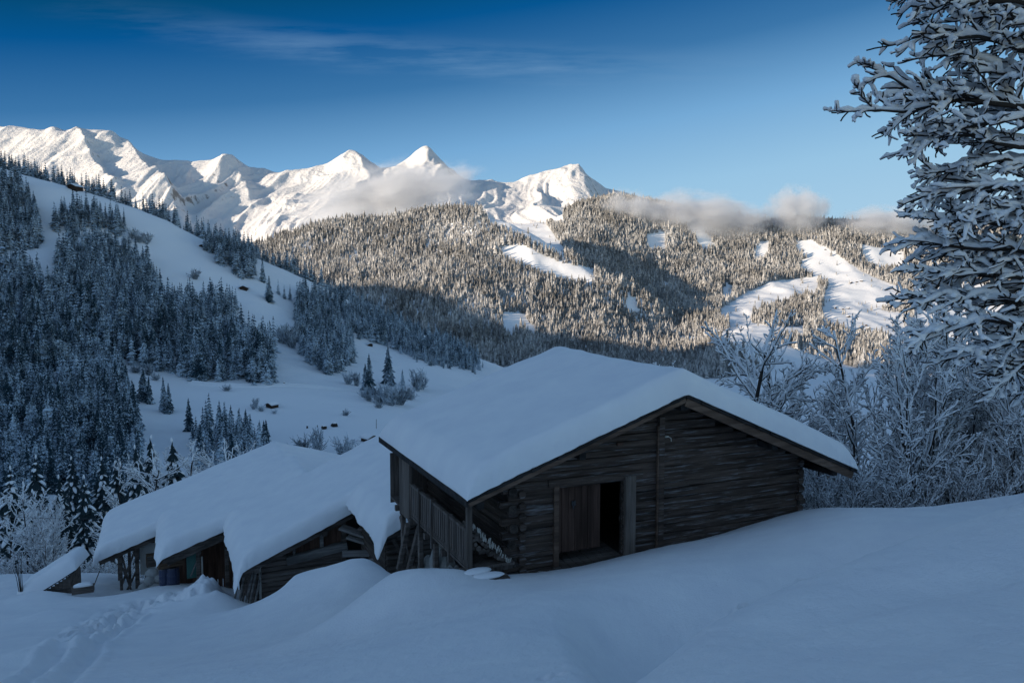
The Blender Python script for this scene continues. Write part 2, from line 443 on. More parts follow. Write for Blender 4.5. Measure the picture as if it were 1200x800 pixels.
MX = (MPX[None] - 600) / F * MYG[:, None]; MYY = np.repeat(MYG[:, None], len(MPX), 1); MP = np.repeat(MPX[None], len(MYG), 0)
wc = 1 - 0.82 * np.exp(-((MYY - 6700) / 260) ** 2)
wb = smooth(3700, 4600, MYY)
wx = MX + 190 * fbm(MX / 900, MYY / 900, 41, 3); wy = MYY + 190 * fbm(MX / 900 + 9, MYY / 900, 43, 3)
MZ += wc * wb * (ridged(wx / 430, wy / 2300, 31, 6) * 100 - 20)
MZ += wb * (0.35 + 0.65 * wc) * fbm(wx / 120, wy / 190, 51, 5) * 18
# spurs running down towards the valley: gentle on the sunny left, steep on the right
def spur(pts, A, wl, wr):
    global MZ
    pts = np.array(pts, float)      # px, y
    o = np.argsort(pts[:, 1]); c = np.interp(MYG, pts[o, 1], pts[o, 0]); lo, hi = pts[o[0], 1], pts[o[-1], 1]
    dpx = MP - c[:, None]
    prof = np.where(dpx < 0, np.clip(1 + dpx / wl, 0, 1), np.clip(1 - dpx / wr, 0, 1))
    env = smooth(lo - 100, lo + 500, MYG) * (1 - 0.75 * smooth(6300, 6700, MYG)) * (1 - smooth(hi, hi + 150, MYG))
    MZ += A * prof ** 1.3 * env[:, None]
spur([(95, 6700), (108, 6200), (128, 5600), (150, 5200)], 97, 80, 17)
spur([(152, 6700), (172, 6100), (200, 5500), (216, 5000)], 121, 70, 20)
spur([(268, 6700), (262, 6200), (250, 5700)], 56, 40, 20)
spur([(275, 6700), (290, 6100), (300, 5400)], 56, 40, 22)
spur([(416, 6700), (428, 6200), (440, 5700)], 72, 40, 17)
spur([(500, 6700), (512, 6200), (530, 5600)], 56, 40, 37)
spur([(668, 6700), (690, 6200), (705, 5600)], 48, 50, 22)
spur([(175, 5000), (205, 4500), (250, 3900)], 137, 45, 30)
spur([(350, 5600), (330, 4900), (312, 4200)], 48, 60, 31)
V = np.stack([MX, MYY, MZ], -1).reshape(-1, 3)
link('mountains', npmesh('mountains', V, [grid_faces(len(MYG), len(MPX))], M['mount'], sm=True), kind='structure')

# ------------------------------------------------------------------ sun direction, and the ridge behind the viewer that shades the valley
SUN_EL = radians(12.0)
SH = np.array([-0.85, -0.527]); SH /= np.linalg.norm(SH)          # horizontal direction towards the sun
LT = np.array([-SH[1], SH[0]])                                    # along the ridge
DR = 1500.0
shadow_px = [(441, 338), (469, 340), (510, 346), (540, 356), (577, 373), (611, 386), (640, 392), (675, 398), (712, 404), (760, 412), (808, 420), (870, 404), (905, 410), (950, 425), (1000, 438), (1040, 446), (1110, 432), (1200, 428)]
req = []
for a, b in shadow_px:
    p = visible_hit(a, b, 1150, 4000)
    req.append((p[:2] @ LT, p[2] + 8 + (DR - p[:2] @ SH) * tan(SUN_EL)))
req.sort()
rt = np.array([r[0] for r in req]); rh = np.array([r[1] for r in req])
print('ridge', np.round(np.c_[rt, rh]).tolist())
ts = np.concatenate([[-2900], [-2300], rt[:1] - 40, rt, [-400, 0, 500, 1100, 1700, 2400]])
hs = np.concatenate([[-150], [330], rh[:1] - 8, rh, [430, 440, 430, 400, 300, -150]])
tt = np.arange(-2900, 2401, 20.0); hh = np.interp(tt, ts, hs)
dd = np.linspace(-1, 1, 41)
RV = np.zeros((len(tt), len(dd), 3))
for j, q in enumerate(dd):
    half = np.maximum(hh + 160, 10) / tan(radians(33))
    s_ = DR + q * half
    RV[:, j, :2] = SH[None] * s_[:, None] + LT[None] * tt[:, None]
    RV[:, j, 2] = hh - (hh + 160) * abs(q)
wq = np.clip(np.abs(dd) * 6, 0, 1)[None]
RV[:, :, 2] += wq * ridged(RV[:, :, 0] / 260, RV[:, :, 1] / 260, 77, 4) * 28
link('mountain', npmesh('mountain', RV.reshape(-1, 3), [grid_faces(len(tt), len(dd))], M['mount'], sm=True), kind='structure')

# ------------------------------------------------------------------ barn frame
TH = radians(23.5)
U = np.array([cos(TH), sin(TH), 0]); Vv = np.array([-sin(TH), cos(TH), 0])
O = at(548, 585, 17.0)
def w2l(p): p = np.asarray(p, float); return np.array([(p - O) @ U, (p - O) @ Vv, p[2]])
def l2w(u, v, w): r = O + U * u + Vv * v; return np.array([r[0], r[1], w])

# ------------------------------------------------------------------ near snow: thin-plate surface through measured points
G = [  # px, py, distance
    (-150, 800, 15.5), (0, 800, 14), (200, 800, 12), (400, 800, 10), (600, 800, 8), (760, 800, 6.2), (1000, 800, 5.0), (1200, 800, 4.2), (1350, 800, 4),
    (760, 795, 6.6), (830, 758, 7.4), (900, 722, 8.2), (975, 690, 9.2), (1050, 661, 10.2), (1125, 634, 11.2), (1200, 610, 12.0), (1330, 575, 13),
    (850, 768, 10.8), (930, 726, 12.2), (1050, 674, 14.0), (1200, 619, 16),
    (700, 760, 9.6), (600, 740, 11.0), (700, 700, 13.2), (800, 670, 15.2), (860, 640, 17.6), (900, 618, 19.5), (850, 665, 15.4),
    (940, 600, 21.4), (1000, 597, 20.8), (1060, 598, 20.2), (1130, 592, 19.6), (1200, 581, 19.0), (1300, 560, 18),
    (1000, 612, 17.5), (1120, 612, 16),
    (600, 674, 18.1), (650, 669, 18.5), (690, 662, 18.9), (735, 652, 19.4), (790, 640, 20.0),
    (640, 690, 15.5), (560, 700, 15.0), (500, 720, 14.5), (420, 735, 15.5),
    (458, 670, 17.6), (480, 667, 17.8), (510, 666, 17.6), (540, 668, 17.3), (565, 676, 17.2), (445, 690, 18.3), (425, 712, 18.5),
    (470, 690, 20.5), (510, 692, 20.3), (545, 690, 19.3),
    (345, 673, 26.8), (375, 664, 26.4), (405, 660, 26.0), (432, 654, 25.4), (452, 668, 24.0), (330, 690, 26.5), (310, 700, 26.8), (365, 690, 24.0), (400, 690, 22.5),
    (350, 704, 29.0), (390, 700, 28.5), (430, 694, 28.0), (455, 690, 26.5),
    (272, 712, 29.2), (300, 712, 29.8), (285, 706, 31), (330, 704, 31.5),
    (240, 755, 20.0), (320, 735, 20.5), (150, 745, 22), (60, 745, 24), (-60, 740, 27), (-150, 730, 30),
    (250, 673, 31.6), (255, 690, 30.4), (243, 690, 32.8), (225, 690, 31.5), (210, 700, 30.6), (200, 706, 29.5), (262, 704, 31.6),
    (190, 690, 34.6), (200, 684, 37.0), (230, 684, 37.0), (160, 697, 37.2), (145, 702, 37.6), (175, 690, 40.5), (115, 700, 34), (60, 712, 31), (20, 715, 32), (-60, 705, 36),
    (60, 690, 37.5), (90, 695, 36.6), (40, 686, 40), (5, 672, 44), (30, 672, 45), (120, 671, 45), (100, 674, 44), (150, 680, 44), (-80, 690, 45),
    (620, 690, 24), (700, 690, 25), (800, 665, 27), (500, 710, 25), (560, 700, 30), (420, 700, 34), (330, 700, 37), (240, 700, 44),
    (1000, 618, 24), (1120, 612, 24), (1250, 590, 24),
    (0, 690, 52), (150, 690, 52), (320, 692, 52), (900, 650, 40), (1050, 640, 40), (1200, 625, 40), (600, 690, 42), (750, 670, 42), (1350, 610, 40), (-200, 700, 52), (-250, 720, 40),
]
gp = np.array([at(*g) for g in G])
ex = []
for px in (-300, -100, 100, 300, 500, 700, 900, 1100, 1300, 1500):
    for y in (60, 70):
        x = (px - 600) / F * y; ex.append((x, y, float(tz(x, y))))
ex += [(0.0, 0.0, -1.75), (3.0, -0.5, -1.55), (-3.0, 0.5, -2.6), (8, 1.0, -1.3), (-9, 3, -5.0), (14, 8, -2.2), (22, 15, -3.4)]
gp = np.vstack([gp, np.array(ex)])
_c = np.array([0.0, 25.0]); _s = 20.0
def _tps(A, B):
    d2 = ((A[:, None] - B[None]) ** 2).sum(-1) + 1e-9
    return 0.5 * d2 * np.log(d2)
_A = (gp[:, :2] - _c) / _s
n_ = len(gp)
_L = np.zeros((n_ + 3, n_ + 3)); _L[:n_, :n_] = _tps(_A, _A) + np.eye(n_) * 1e-4
_L[:n_, n_:] = np.c_[np.ones(n_), _A]; _L[n_:, :n_] = _L[:n_, n_:].T
_W = np.linalg.solve(_L, np.concatenate([gp[:, 2], [0, 0, 0]]))
def gz0(x, y):
    x = np.asarray(x, float); sh = x.shape
    Q = (np.stack([x.ravel(), np.asarray(y, float).ravel()], -1) - _c) / _s
    r = np.zeros(len(Q))
    for i in range(0, len(Q), 20000):
        q = Q[i:i + 20000]; r[i:i + 20000] = _tps(q, _A) @ _W[:n_] + np.c_[np.ones(len(q)), q] @ _W[n_:]
    return r.reshape(sh)
def near_hit(px, py, y0=3.5, y1=58):
    d = ray(px, py); ys = np.linspace(y0, y1, 1200); P = d[None] * (ys / d[1])[:, None]
    g = gz0(P[:, 0], P[:, 1]) - P[:, 2]
    k = int(np.argmax(g > 0)); return P[k]
gpx = np.concatenate([np.arange(-1500, -260, 12.0), np.arange(-260, 1460, 2.6), np.arange(1460, 3400, 12.0)]); gy = np.exp(np.linspace(math.log(1.3), math.log(66), 680))
GX = (gpx[None] - 600) / F * gy[:, None]; GY = np.repeat(gy[:, None], len(gpx), 1)
GZ = gz0(GX, GY)
GZ += 0.035 * fbm(GX / 1.7, GY / 1.7, 61, 3) + 0.10 * fbm(GX / 6, GY / 6, 62, 2) + 0.006 * fbm(GX / 0.22, GY / 0.22, 63, 3)
GZ += 0.012 * fbm(GX / 0.09, GY / 0.16, 67, 2) * (1 - smooth(12, 22, GY)) + 0.02 * fbm(GX / 0.6, GY / 0.9, 68, 3)
# wind ripples on the right bank
GZ += 0.025 * smooth(0, 4, GX) * (1 - smooth(10, 13, GY)) * fbm((GX + 0.6 * GY) / 0.7, GY / 3.0, 64, 3)
# animal track, trampled path, ski ruts
def dent(p, r, d, rim=0.35):
    global GZ
    q = np.hypot(GX - p[0], GY - p[1]) / r
    GZ -= d * np.exp(-q ** 4) - rim * d * np.exp(-((q - 1.4) / 0.45) ** 2)
rg = np.random.default_rng(3)
for px, py in [(612, 812), (640, 790), (655, 786), (706, 765), (720, 760), (780, 742), (790, 738), (822, 722), (862, 703), (872, 699), (906, 692), (940, 676)]:
    p = near_hit(px, py); dent(p, 0.085, 0.07)
path = np.array([near_hit(a, b)[:2] for a, b in [(228, 688), (200, 700), (178, 706), (150, 718), (125, 728), (105, 740)]])
def dist_line(L):
    D = np.full(GX.shape, 1e9)
    for a, b in zip(L[:-1], L[1:]):
        ab = b - a; t = np.clip(((GX - a[0]) * ab[0] + (GY - a[1]) * ab[1]) / (ab @ ab), 0, 1)
        D = np.minimum(D, np.hypot(GX - a[0] - t * ab[0], GY - a[1] - t * ab[1]))
    return D
D = dist_line(path); m = 1 - smooth(0.4, 1.5, D)
GZ += m * (0.22 * np.clip(fbm(GX / 0.38, GY / 0.5, 65, 4) * 2.6, -1, 1) - 0.10)
for off in (-0.38, 0.38):
    L = np.array([near_hit(a, b)[:2] for a, b in [(150, 722), (120, 740), (92, 762), (60, 790), (20, 830)]]); L[:, 0] += off
    D = dist_line(L); GZ -= 0.13 * np.exp(-(D / 0.2) ** 4) - 0.05 * np.exp(-((D - 0.34) / 0.13) ** 2)
    GZ += (1 - smooth(0.3, 0.6, D)) * 0.05 * fbm(GX / 0.3, GY / 0.4, 66, 2)
for px, py, r, h in [(75, 762, 1.0, 0.35), (30, 775, 0.9, 0.3), (45, 700, 1.1, 0.3), (72, 722, 1.4, 0.3), (215, 695, 0.7, 0.25)]:
    p = near_hit(px, py); GZ += h * np.exp(-(np.hypot(GX - p[0], GY - p[1]) / r) ** 2)
cr = np.array([near_hit(a, b)[:2] for a, b in [(735, 815), (760, 796), (830, 757), (900, 722), (975, 690), (1050, 661), (1125, 634), (1200, 610), (1330, 572)]])
D = dist_line(cr); yc = np.interp(GX, cr[:, 0], cr[:, 1]); far = GY > yc
GZ -= np.where(far, 1.05 * smooth(0.0, 0.95, D) * (1 - smooth(1.8, 6.5, D)) * (1 - smooth(14.0, 18.0, GY)), 0) * smooth(cr[0, 0] - 0.3, cr[1, 0] + 0.6, GX)
GZ += 0.24 * np.exp(-(D / np.where(far, 0.55, 1.3)) ** 2) * smooth(cr[0, 0] - 0.3, cr[1, 0] + 0.8, GX) * (1 - smooth(12.5, 14.5, GY))
L = np.array([near_hit(a, b)[:2] for a, b in [(860, 800), (960, 752), (1080, 712), (1250, 668)]]); D = dist_line(L); yc = np.interp(GX, L[:, 0], L[:, 1])
GZ -= np.where(GY > yc, 0.10 * smooth(0, 0.35, D) * (1 - smooth(0.4, 1.3, D)), 0) * smooth(L[0, 0], L[1, 0], GX)
edge = smooth(58, 66, GY); GZ -= edge * 1.5
link('snow_field', npmesh('snow_field', np.stack([GX, GY, GZ], -1).reshape(-1, 3), [grid_faces(len(gy), len(gpx))], M['ground'], sm=True), kind='structure')
def gz(x, y):
    x = np.asarray(x, float); y = np.asarray(y, float)
    ci = np.clip(np.interp(600 + F * x / y, gpx, np.arange(len(gpx))), 0, len(gpx) - 1.001); ri = np.clip(np.log(y / gy[0]) / math.log(gy[1] / gy[0]), 0, len(gy) - 1.001)
    c = ci.astype(int); r = ri.astype(int); fc = ci - c; fr = ri - r
    return (GZ[r, c] * (1 - fc) + GZ[r, c + 1] * fc) * (1 - fr) + (GZ[r + 1, c] * (1 - fc) + GZ[r + 1, c + 1] * fc) * fr
def ground(x, y): return float(gz(x, y)) if y < 62 else float(tz(x, y))

# ------------------------------------------------------------------ snow lying on a roof
def roof_snow(name, zr, u0, u1, v0, v1, T, parent, zb, seed=1, over=0.14, rl=0.45, rr=0.45, rf=0.28, rb=0.5, soft=0.9, lump=0.05, droop=0.25, du=0.09, thick_left=1.0, lug=None, wav=1.0):
    a0, a1, b0, b1 = u0 - over, u1 + over * 0.8, v0 - over * 0.9, v1 + 0.1
    nu = int((a1 - a0) / du); nv = int((b1 - b0) / du)
    # edge-concentrated parameters
    def par(n, a, b, r):
        t = np.linspace(0, 1, n); t = t - 0.11 * np.sin(2 * pi * t); return a + (b - a) * t
    uu = par(nu, a0, a1, 0.5); vv = par(nv, b0, b1, 0.5)
    UG, VG = np.meshgrid(uu, vv)
    us = np.linspace(u0 - 3, u1 + 3, 400); z = zr(us)
    ker = np.exp(-((np.arange(-60, 61) * (us[1] - us[0])) / soft) ** 2); ker /= ker.sum()
    zs = np.convolve(np.pad(z, 60, mode='reflect', reflect_type='odd'), ker, 'valid')
    zt = np.interp(UG, us, np.minimum(zs, z + 0.3)) ; zt = np.interp(UG, us, zs)
    zu = np.interp(UG, us, z)
    def rnd(d, r, m0=0.0):
        q = np.clip(d / r, 0, 1); return np.sqrt(np.clip(1 - (1 - q) ** 2, 0, 1))
    jl = wav * 0.10 * fbm(VG / 0.9, VG * 0 + seed, seed, 3); jf = 0.05 * fbm(UG / 0.8, UG * 0 + seed + 5, seed + 3, 3)
    e = rnd(UG - a0, rl) * rnd(a1 - UG, rr) * rnd(VG - b0, rf) * rnd(b1 - VG, rb)
    tl = thick_left + (1 - thick_left) * smooth(0, 2.5, UG - a0)
    top = (T * tl) * e * (1 + 0.10 * fbm(UG / 2.2, VG / 2.2, seed + 9, 3)) + lump * e * fbm(UG / 1.3, VG / 1.3, seed + 7, 3)
    base_t = np.maximum(zt, zu) * smooth(0, 0.4, e) + zu * (1 - smooth(0, 0.4, e))
    dl = np.clip((u0 - UG) / over, 0, 1) ** 1.5 * droop * (1 + 0.6 * fbm(VG / 0.35, VG * 0, seed + 11, 2)); dr_ = np.clip((UG - u1) / over, 0, 1) ** 1.5 * droop * 0.5
    df = np.clip((v0 - VG) / over, 0, 1) ** 1.5 * droop * 0.35 * (1 + 0.9 * fbm(UG / 0.25, UG * 0 + 3, seed + 12, 3))
    if lug is not None:   # a tongue of snow hanging at the front left corner
        dl = dl + lug * np.clip((u0 + 0.05 - UG) / over, 0, 1) * np.exp(-((VG - b0) / 0.8) ** 2)
    bot = zu + 0.012 - dl - dr_ - df
    TOP = np.maximum(base_t + top, zu + 0.03) - dl - dr_ - df
    # crusty layered front face
    fr = np.exp(-((VG - b0) / 0.18) ** 2)
    VG2 = VG + jf * fr + 0.03 * fr * fbm(UG / 0.12, TOP / 0.08, seed + 21, 3); UG2 = UG + jl * np.exp(-((UG - a0) / 0.3) ** 2)
    n = nu * nv
    Vt = np.stack([UG2, VG2, TOP - zb], -1).reshape(-1, 3); Vb = np.stack([UG2, VG2, bot - zb], -1).reshape(-1, 3)
    f = grid_faces(nv, nu)
    rim = np.concatenate([np.arange(nu), np.arange(1, nv) * nu + nu - 1, (nv - 1) * nu + np.arange(nu - 2, -1, -1), np.arange(nv - 2, 0, -1) * nu])
    r2 = np.roll(rim, -1)
    sidef = np.stack([r2, rim, rim + n, r2 + n], -1)
    me = npmesh(name, np.vstack([Vt, Vb]), [f, f[:, ::-1] + n, sidef], M['snow'], sm=True)
    return link(name, me, parent)

rnb = np.random.default_rng(12)
# ------------------------------------------------------------------ the big barn
zbB = -7.6
bo = l2w(0, 0, zbB)
barn = empty('log_barn', bo, TH, label='large dark log barn with open doorway, side gallery and thick snow on its gabled roof', cat='barn')
UA, ZL, ZA, UR, ZR = 5.71, -4.72, -2.74, 11.37, -5.14
BL = 7.7
def zroof(u): return np.interp(u, [-3, 0, UA, UR, 14.4], [ZL - 3 * (ZA - ZL) / UA, ZL, ZA, ZR, ZR - 3.03 * (ZA - ZR) / (UR - UA)])
Z = lambda w: w - zbB
def slab(mb, u0, u1, v0, v1, zf, th, dz=0.0, zb=0.0):
    V = [];
    for v in (v0, v1):
        for u in (u0, u1):
            V += [(u, v, float(zf(u)) + dz - zb), (u, v, float(zf(u)) + dz - th - zb)]
    Q = [(0, 2, 6, 4), (1, 5, 7, 3), (0, 1, 3, 2), (4, 6, 7, 5), (0, 4, 5, 1), (2, 3, 7, 6)]
    mb.add(V, Q)
mb = MB()
# board courses with ragged front edge
for u0, u1 in ((0, UA), (UA, UR)):
    k = 26
    for i in range(k):
        a = u0 + (u1 - u0) * i / k; b = u0 + (u1 - u0) * (i + 1) / k
        slab(mb, a, b, 0.0 + rnb.uniform(-0.03, 0.02), BL, zroof, 0.085, -0.004 * (i % 2), zbB)
roof = mb.build('roof', M['roof'], barn)
mb = MB()
for v in (0.06,):
    for (u0, u1, hh_) in ((0.05, UA, 0.055), (UA, UR - 0.1, 0.10)):
        mb.prism((u0, v, Z(zroof(u0) - 0.15 - (0.05 if u0 > 3 else 0))), (u1, v, Z(zroof(u1) - 0.15 - (0.05 if u0 > 3 else 0))), 0.03, hh_, seg=8, jit=0.004, rng=rnb)
mb.build('rake_board', M['rake'], barn, label='brown board under the right slope of the gable edge')
mb = MB(); mb.prism((-0.022, -0.02, Z(ZL - 0.085)), (-0.022, BL, Z(ZL - 0.085)), 0.02, 0.082, seg=14, jit=0.004, rng=rnb)
mb.build('eave_board', M['roof'], barn)
mb = MB()     # rafters and purlins below the boards
for v in np.arange(0.45, BL, 0.9):
    for (u0, u1) in ((0.05, UA), (UA, UR - 0.05)):
        mb.prism((u0, v, Z(zroof(u0) - 0.17)), (u1, v, Z(zroof(u1) - 0.17)), 0.06, 0.075)
for u in (0.35, 2.9, UA, 8.6, 10.7):
    mb.prism((u, 0.12, Z(zroof(u) - 0.33)), (u, BL - 0.1, Z(zroof(u) - 0.33)), 0.085, 0.085)
mb.build('rafters', M['roof'], barn)
roof_snow('roof_snow', zroof, 0, UR, 0, BL, 0.62, barn, zbB, seed=4, over=0.03, wav=0.12, rl=0.55, rr=0.5, rf=0.30, rb=0.9, soft=1.15, lump=0.05, droop=0.02)

VW = 0.70; UL, URW = 1.27, 10.05
DO = (2.55, 4.36, -4.86, -6.80)       # door opening u0 u1 top bottom
def log_rows(mb, ua, ub, w0, w1, v, clip=None, hole=None, h=0.205, th=0.09, ends=0.22, rng=rnb):
    w = w0; i = 0
    while w < w1:
        hh_ = h * rng.uniform(0.72, 1.3); c = w + hh_ / 2
        a = ua - ends * rng.uniform(0.5, 1.0) * (i % 2); b = ub + ends * rng.uniform(0.35, 1.0) * (0.4 + 0.6 * ((i + 1) % 2))
        if clip is not None:
            us = np.linspace(a, b, 120); ok = us[clip(us) > c + hh_ / 2 - 0.02]
            if len(ok) < 3: break
            a, b = max(a, ok[0]), min(b, ok[-1])
        segs = [(a, b)]
        if hole and c < hole[2] and c > hole[3]: segs = [(a, hole[0]), (hole[1], b)]
        for s0, s1 in segs:
            if s1 - s0 < 0.05: continue
            cuts = [s0]
            if s1 - s0 > 4.5 and rng.random() < 0.5: cuts.append(s0 + (s1 - s0) * rng.uniform(0.35, 0.65))
            cuts.append(s1)
            for q0, q1 in zip(cuts[:-1], cuts[1:]):
                o = rng.uniform(-0.02, 0.02)
                mb.prism((q0 + 0.004, v + o, Z(c + rng.uniform(-0.012, 0.012))), (q1 - 0.004, v + o, Z(c + rng.uniform(-0.014, 0.014))), th, hh_ / 2 * rng.uniform(0.93, 1.0), cham=0.13, seg=max(2, int((q1 - q0) / 0.5)), jit=0.012, rng=rng)
        w += hh_; i += 1
mb = MB(); log_rows(mb, UL, URW, -7.5, -2.9, VW + 0.09, clip=lambda u: zroof(u) - 0.16, hole=DO)
gw = mb.build('gable_wall', M['log'], barn)
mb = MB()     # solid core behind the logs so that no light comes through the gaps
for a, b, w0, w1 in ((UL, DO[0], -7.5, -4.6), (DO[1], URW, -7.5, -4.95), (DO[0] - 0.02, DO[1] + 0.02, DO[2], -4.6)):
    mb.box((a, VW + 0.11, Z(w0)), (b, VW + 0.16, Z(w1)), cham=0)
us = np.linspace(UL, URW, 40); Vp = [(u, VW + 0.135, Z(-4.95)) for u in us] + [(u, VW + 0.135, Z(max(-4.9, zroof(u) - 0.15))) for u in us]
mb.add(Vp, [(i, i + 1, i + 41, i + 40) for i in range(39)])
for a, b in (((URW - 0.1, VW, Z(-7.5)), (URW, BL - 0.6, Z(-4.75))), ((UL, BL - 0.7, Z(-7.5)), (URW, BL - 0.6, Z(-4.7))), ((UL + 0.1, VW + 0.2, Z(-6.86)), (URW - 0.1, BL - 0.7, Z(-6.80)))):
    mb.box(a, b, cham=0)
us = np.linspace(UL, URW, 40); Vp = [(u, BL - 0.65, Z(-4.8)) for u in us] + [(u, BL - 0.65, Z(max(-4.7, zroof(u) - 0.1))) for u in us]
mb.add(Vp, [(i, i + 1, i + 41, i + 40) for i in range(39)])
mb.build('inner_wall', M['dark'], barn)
# side wall behind the gallery (along v), with crossing log ends at the front corner
mb = MB(); w = -7.4; i = 0
while w < zroof(UL) - 0.25:
    h_ = 0.205 * rnb.uniform(0.85, 1.15); o = rnb.uniform(-0.02, 0.02)
    mb.prism((UL + 0.09 + o, VW - 0.13 * rnb.uniform(0.4, 1) * ((i + 1) % 2) + 0.05, Z(w + h_ / 2)), (UL + 0.09 + o, BL - 0.6, Z(w + h_ / 2)), 0.1, h_ / 2 * 0.95, cham=0.2, seg=10, jit=0.01, rng=rnb)
    w += h_; i += 1
mb.build('side_wall', M['logv'], barn)
mb = MB()
for i in range(9): mb.box((0.12 + i * 0.128, BL - 0.72, Z(-6.6)), (0.12 + i * 0.128 + 0.12, BL - 0.69, Z(-5.12 + rnb.uniform(-0.03, 0.03))), cham=0.05)
mb.build('end_boards', M['plank'], barn)
w = -7.3       # column of cut log ends beside the corner
while w < -4.75:
    mb = MB(); mb.prism((UL + 0.32, VW - 0.10 + rnb.uniform(-0.03, 0.02), Z(w)), (UL + 0.32, VW + 0.05, Z(w)), 0.085 * rnb.uniform(0.8, 1.1), 0.085, cham=0.25); w += 0.27 * rnb.uniform(0.85, 1.1); mb.build('log_end', M['log'], barn)
w = -7.3
while w < -4.75:
    mb = MB(); mb.prism((URW - 0.06, VW - 0.08 + rnb.uniform(-0.03, 0.02), Z(w)), (URW - 0.06, VW + 0.05, Z(w)), 0.085, 0.085, cham=0.25); w += 0.27 * rnb.uniform(0.85, 1.1); mb.build('log_end', M['log'], barn)
# doorway
mb = MB()
for i in range(7):
    a = DO[0] + 0.02 + i * (3.80 - DO[0]) / 7
    mb.box((a, VW + 0.17 + rnb.uniform(0, 0.012), Z(-6.55)), (a + (3.80 - DO[0]) / 7 - 0.012, VW + 0.21, Z(-4.88)), cham=0.1)
door = mb.build('door', M['door'], barn, label='reddish brown plank leaf closing the left part of the doorway')
mb = MB(); mb.box((3.0, VW + 0.13, Z(-5.42)), (3.10, VW + 0.165, Z(-5.30))); mb.box((3.03, VW + 0.13, Z(-5.50)), (3.06, VW + 0.165, Z(-5.30))); mb.build('latch', M['iron'], door)
mb = MB(); mb.box((2.43, VW - 0.05, Z(-7.05)), (2.56, VW + 0.12, Z(-4.80))); mb.build('door_post', M['rake'], barn)
mb = MB(); mb.box((4.37, VW - 0.10, Z(-6.95)), (4.67, VW + 0.06, Z(-4.78)), cham=0.15); mb.build('door_post', M['post'], barn, label='pale broad post on the right of the doorway')
mb = MB(); mb.box((2.3, VW - 0.05, Z(-4.86)), (4.9, VW + 0.08, Z(-4.68))); mb.build('lintel', M['log'], barn)
mb = MB()
for i in range(9):
    a = 2.4 + i * 0.22
    mb.prism((a + 0.1, VW - 0.45, Z(-6.86)), (a + 0.1, VW + 1.6, Z(-6.73)), 0.10, 0.03)
mb.build('threshold', M['old'], barn)
mb = MB(); mb.box((5.34, VW - 0.11, Z(-7.2)), (5.49, VW - 0.02, Z(-3.35))); mb.build('brace_post', M['log'], barn)
mb = MB(); mb.box((5.30, VW - 0.10, Z(-7.2)), (5.335, VW - 0.03, Z(-3.6))); mb.build('brace_post', M['rake'], barn)
mb = MB(); mb.box((5.50, VW - 0.12, Z(-3.90)), (5.60, VW - 0.02, Z(-3.86))); mb.tube([(5.58, VW - 0.1, Z(-3.87)), (5.66, VW - 0.13, Z(-3.92)), (5.67, VW - 0.13, Z(-4.0))], 0.012, 5); mb.build('lamp_bracket', M['pale'], barn)
mb = MB(); mb.box((4.12, VW - 0.12, Z(-3.99)), (4.28, VW - 0.03, Z(-3.92))); mb.build('hook_block', M['redwood'], barn)
# stone footing under the front corner
mb = MB()
for u in np.arange(1.1, 2.6, 0.33): mb.blob((u + rnb.uniform(-0.05, 0.05), VW + 0.02, Z(-7.05)), (0.24, 0.2, 0.2), rnb)
mb.build('footing', M['stone'], barn)
# gallery on the left side
mb = MB()
for i in range(4):
    mb.box((0.12 + i * 0.29, 0.35, Z(-6.46)), (0.40 + i * 0.29, BL - 0.7, Z(-6.40)), cham=0.1)
for v in (0.6, 2.0, 3.4, 4.8, 6.2): mb.prism((0.05, v, Z(-6.55)), (1.3, v, Z(-6.55)), 0.07, 0.08)
gal = mb.build('gallery_floor', M['plank'], barn)
def rail(v0, v1):
    mb = MB()
    mb.prism((0.15, v0, Z(-5.55)), (0.15, v1, Z(-5.55)), 0.045, 0.035)
    mb.prism((0.15, v0, Z(-6.33)), (0.15, v1, Z(-6.33)), 0.03, 0.06)
    mb.build('handrail', M['plank'], barn)
rail(0.36, 4.9)
for v in np.arange(0.52, 4.85, 0.165):
    mb = MB(); mb.box((0.12, v - 0.055 + rnb.uniform(-0.01, 0.01), Z(-6.36)), (0.145, v + 0.055, Z(-5.585)), cham=0.1); mb.build('baluster', M['plank'], barn)
for v, w0, w1 in ((0.33, -7.1, -4.92), (1.62, -6.66, -5.5), (2.95, -6.75, -5.47), (4.05, -6.66, -5.45), (4.92, -6.65, -4.98)):
    mb = MB(); mb.box((0.09, v - 0.055, Z(w0)), (0.21, v + 0.055, Z(w1 if v not in (0.33, 4.92) else zroof(0.15) - 0.1)), cham=0.15)
    mb.build('gallery_post', M['plank'] if v > 0.4 else M['post'], barn)
mb = MB()
for i in range(7):
    a = 4.98 + i * 0.135
    mb.box((0.10, a, Z(-6.60 + rnb.uniform(-0.05, 0.03))), (0.135 + rnb.uniform(0, 0.012), a + 0.128, Z(zroof(0.12) - 0.1)), cham=0.1)
mb.build('plank_screen', M['post'], barn, label='grey upright boards closing the far end of the gallery')
for a, b in (((0.2, 2.9, -8.6), (0.2, 2.9, -6.6)), ((0.2, 4.2, -8.6), (0.2, 4.2, -6.6)), ((0.2, 5.9, -8.6), (0.2, 5.9, -6.6)), ((0.3, 5.9, -8.5), (0.3, 4.6, -6.65)), ((0.08, 5.0, -6.7), (0.08, 6.0, -8.3)), ((0.4, 6.8, -7.0), (0.4, 5.3, -8.4))):
    mb = MB(); mb.prism((a[0], a[1], Z(a[2])), (b[0], b[1], Z(b[2])), 0.07, 0.065, up=(1, 0, 0)); mb.build('gallery_brace', M['old'], barn)
mb = MB(); rs_ = np.random.default_rng(5)
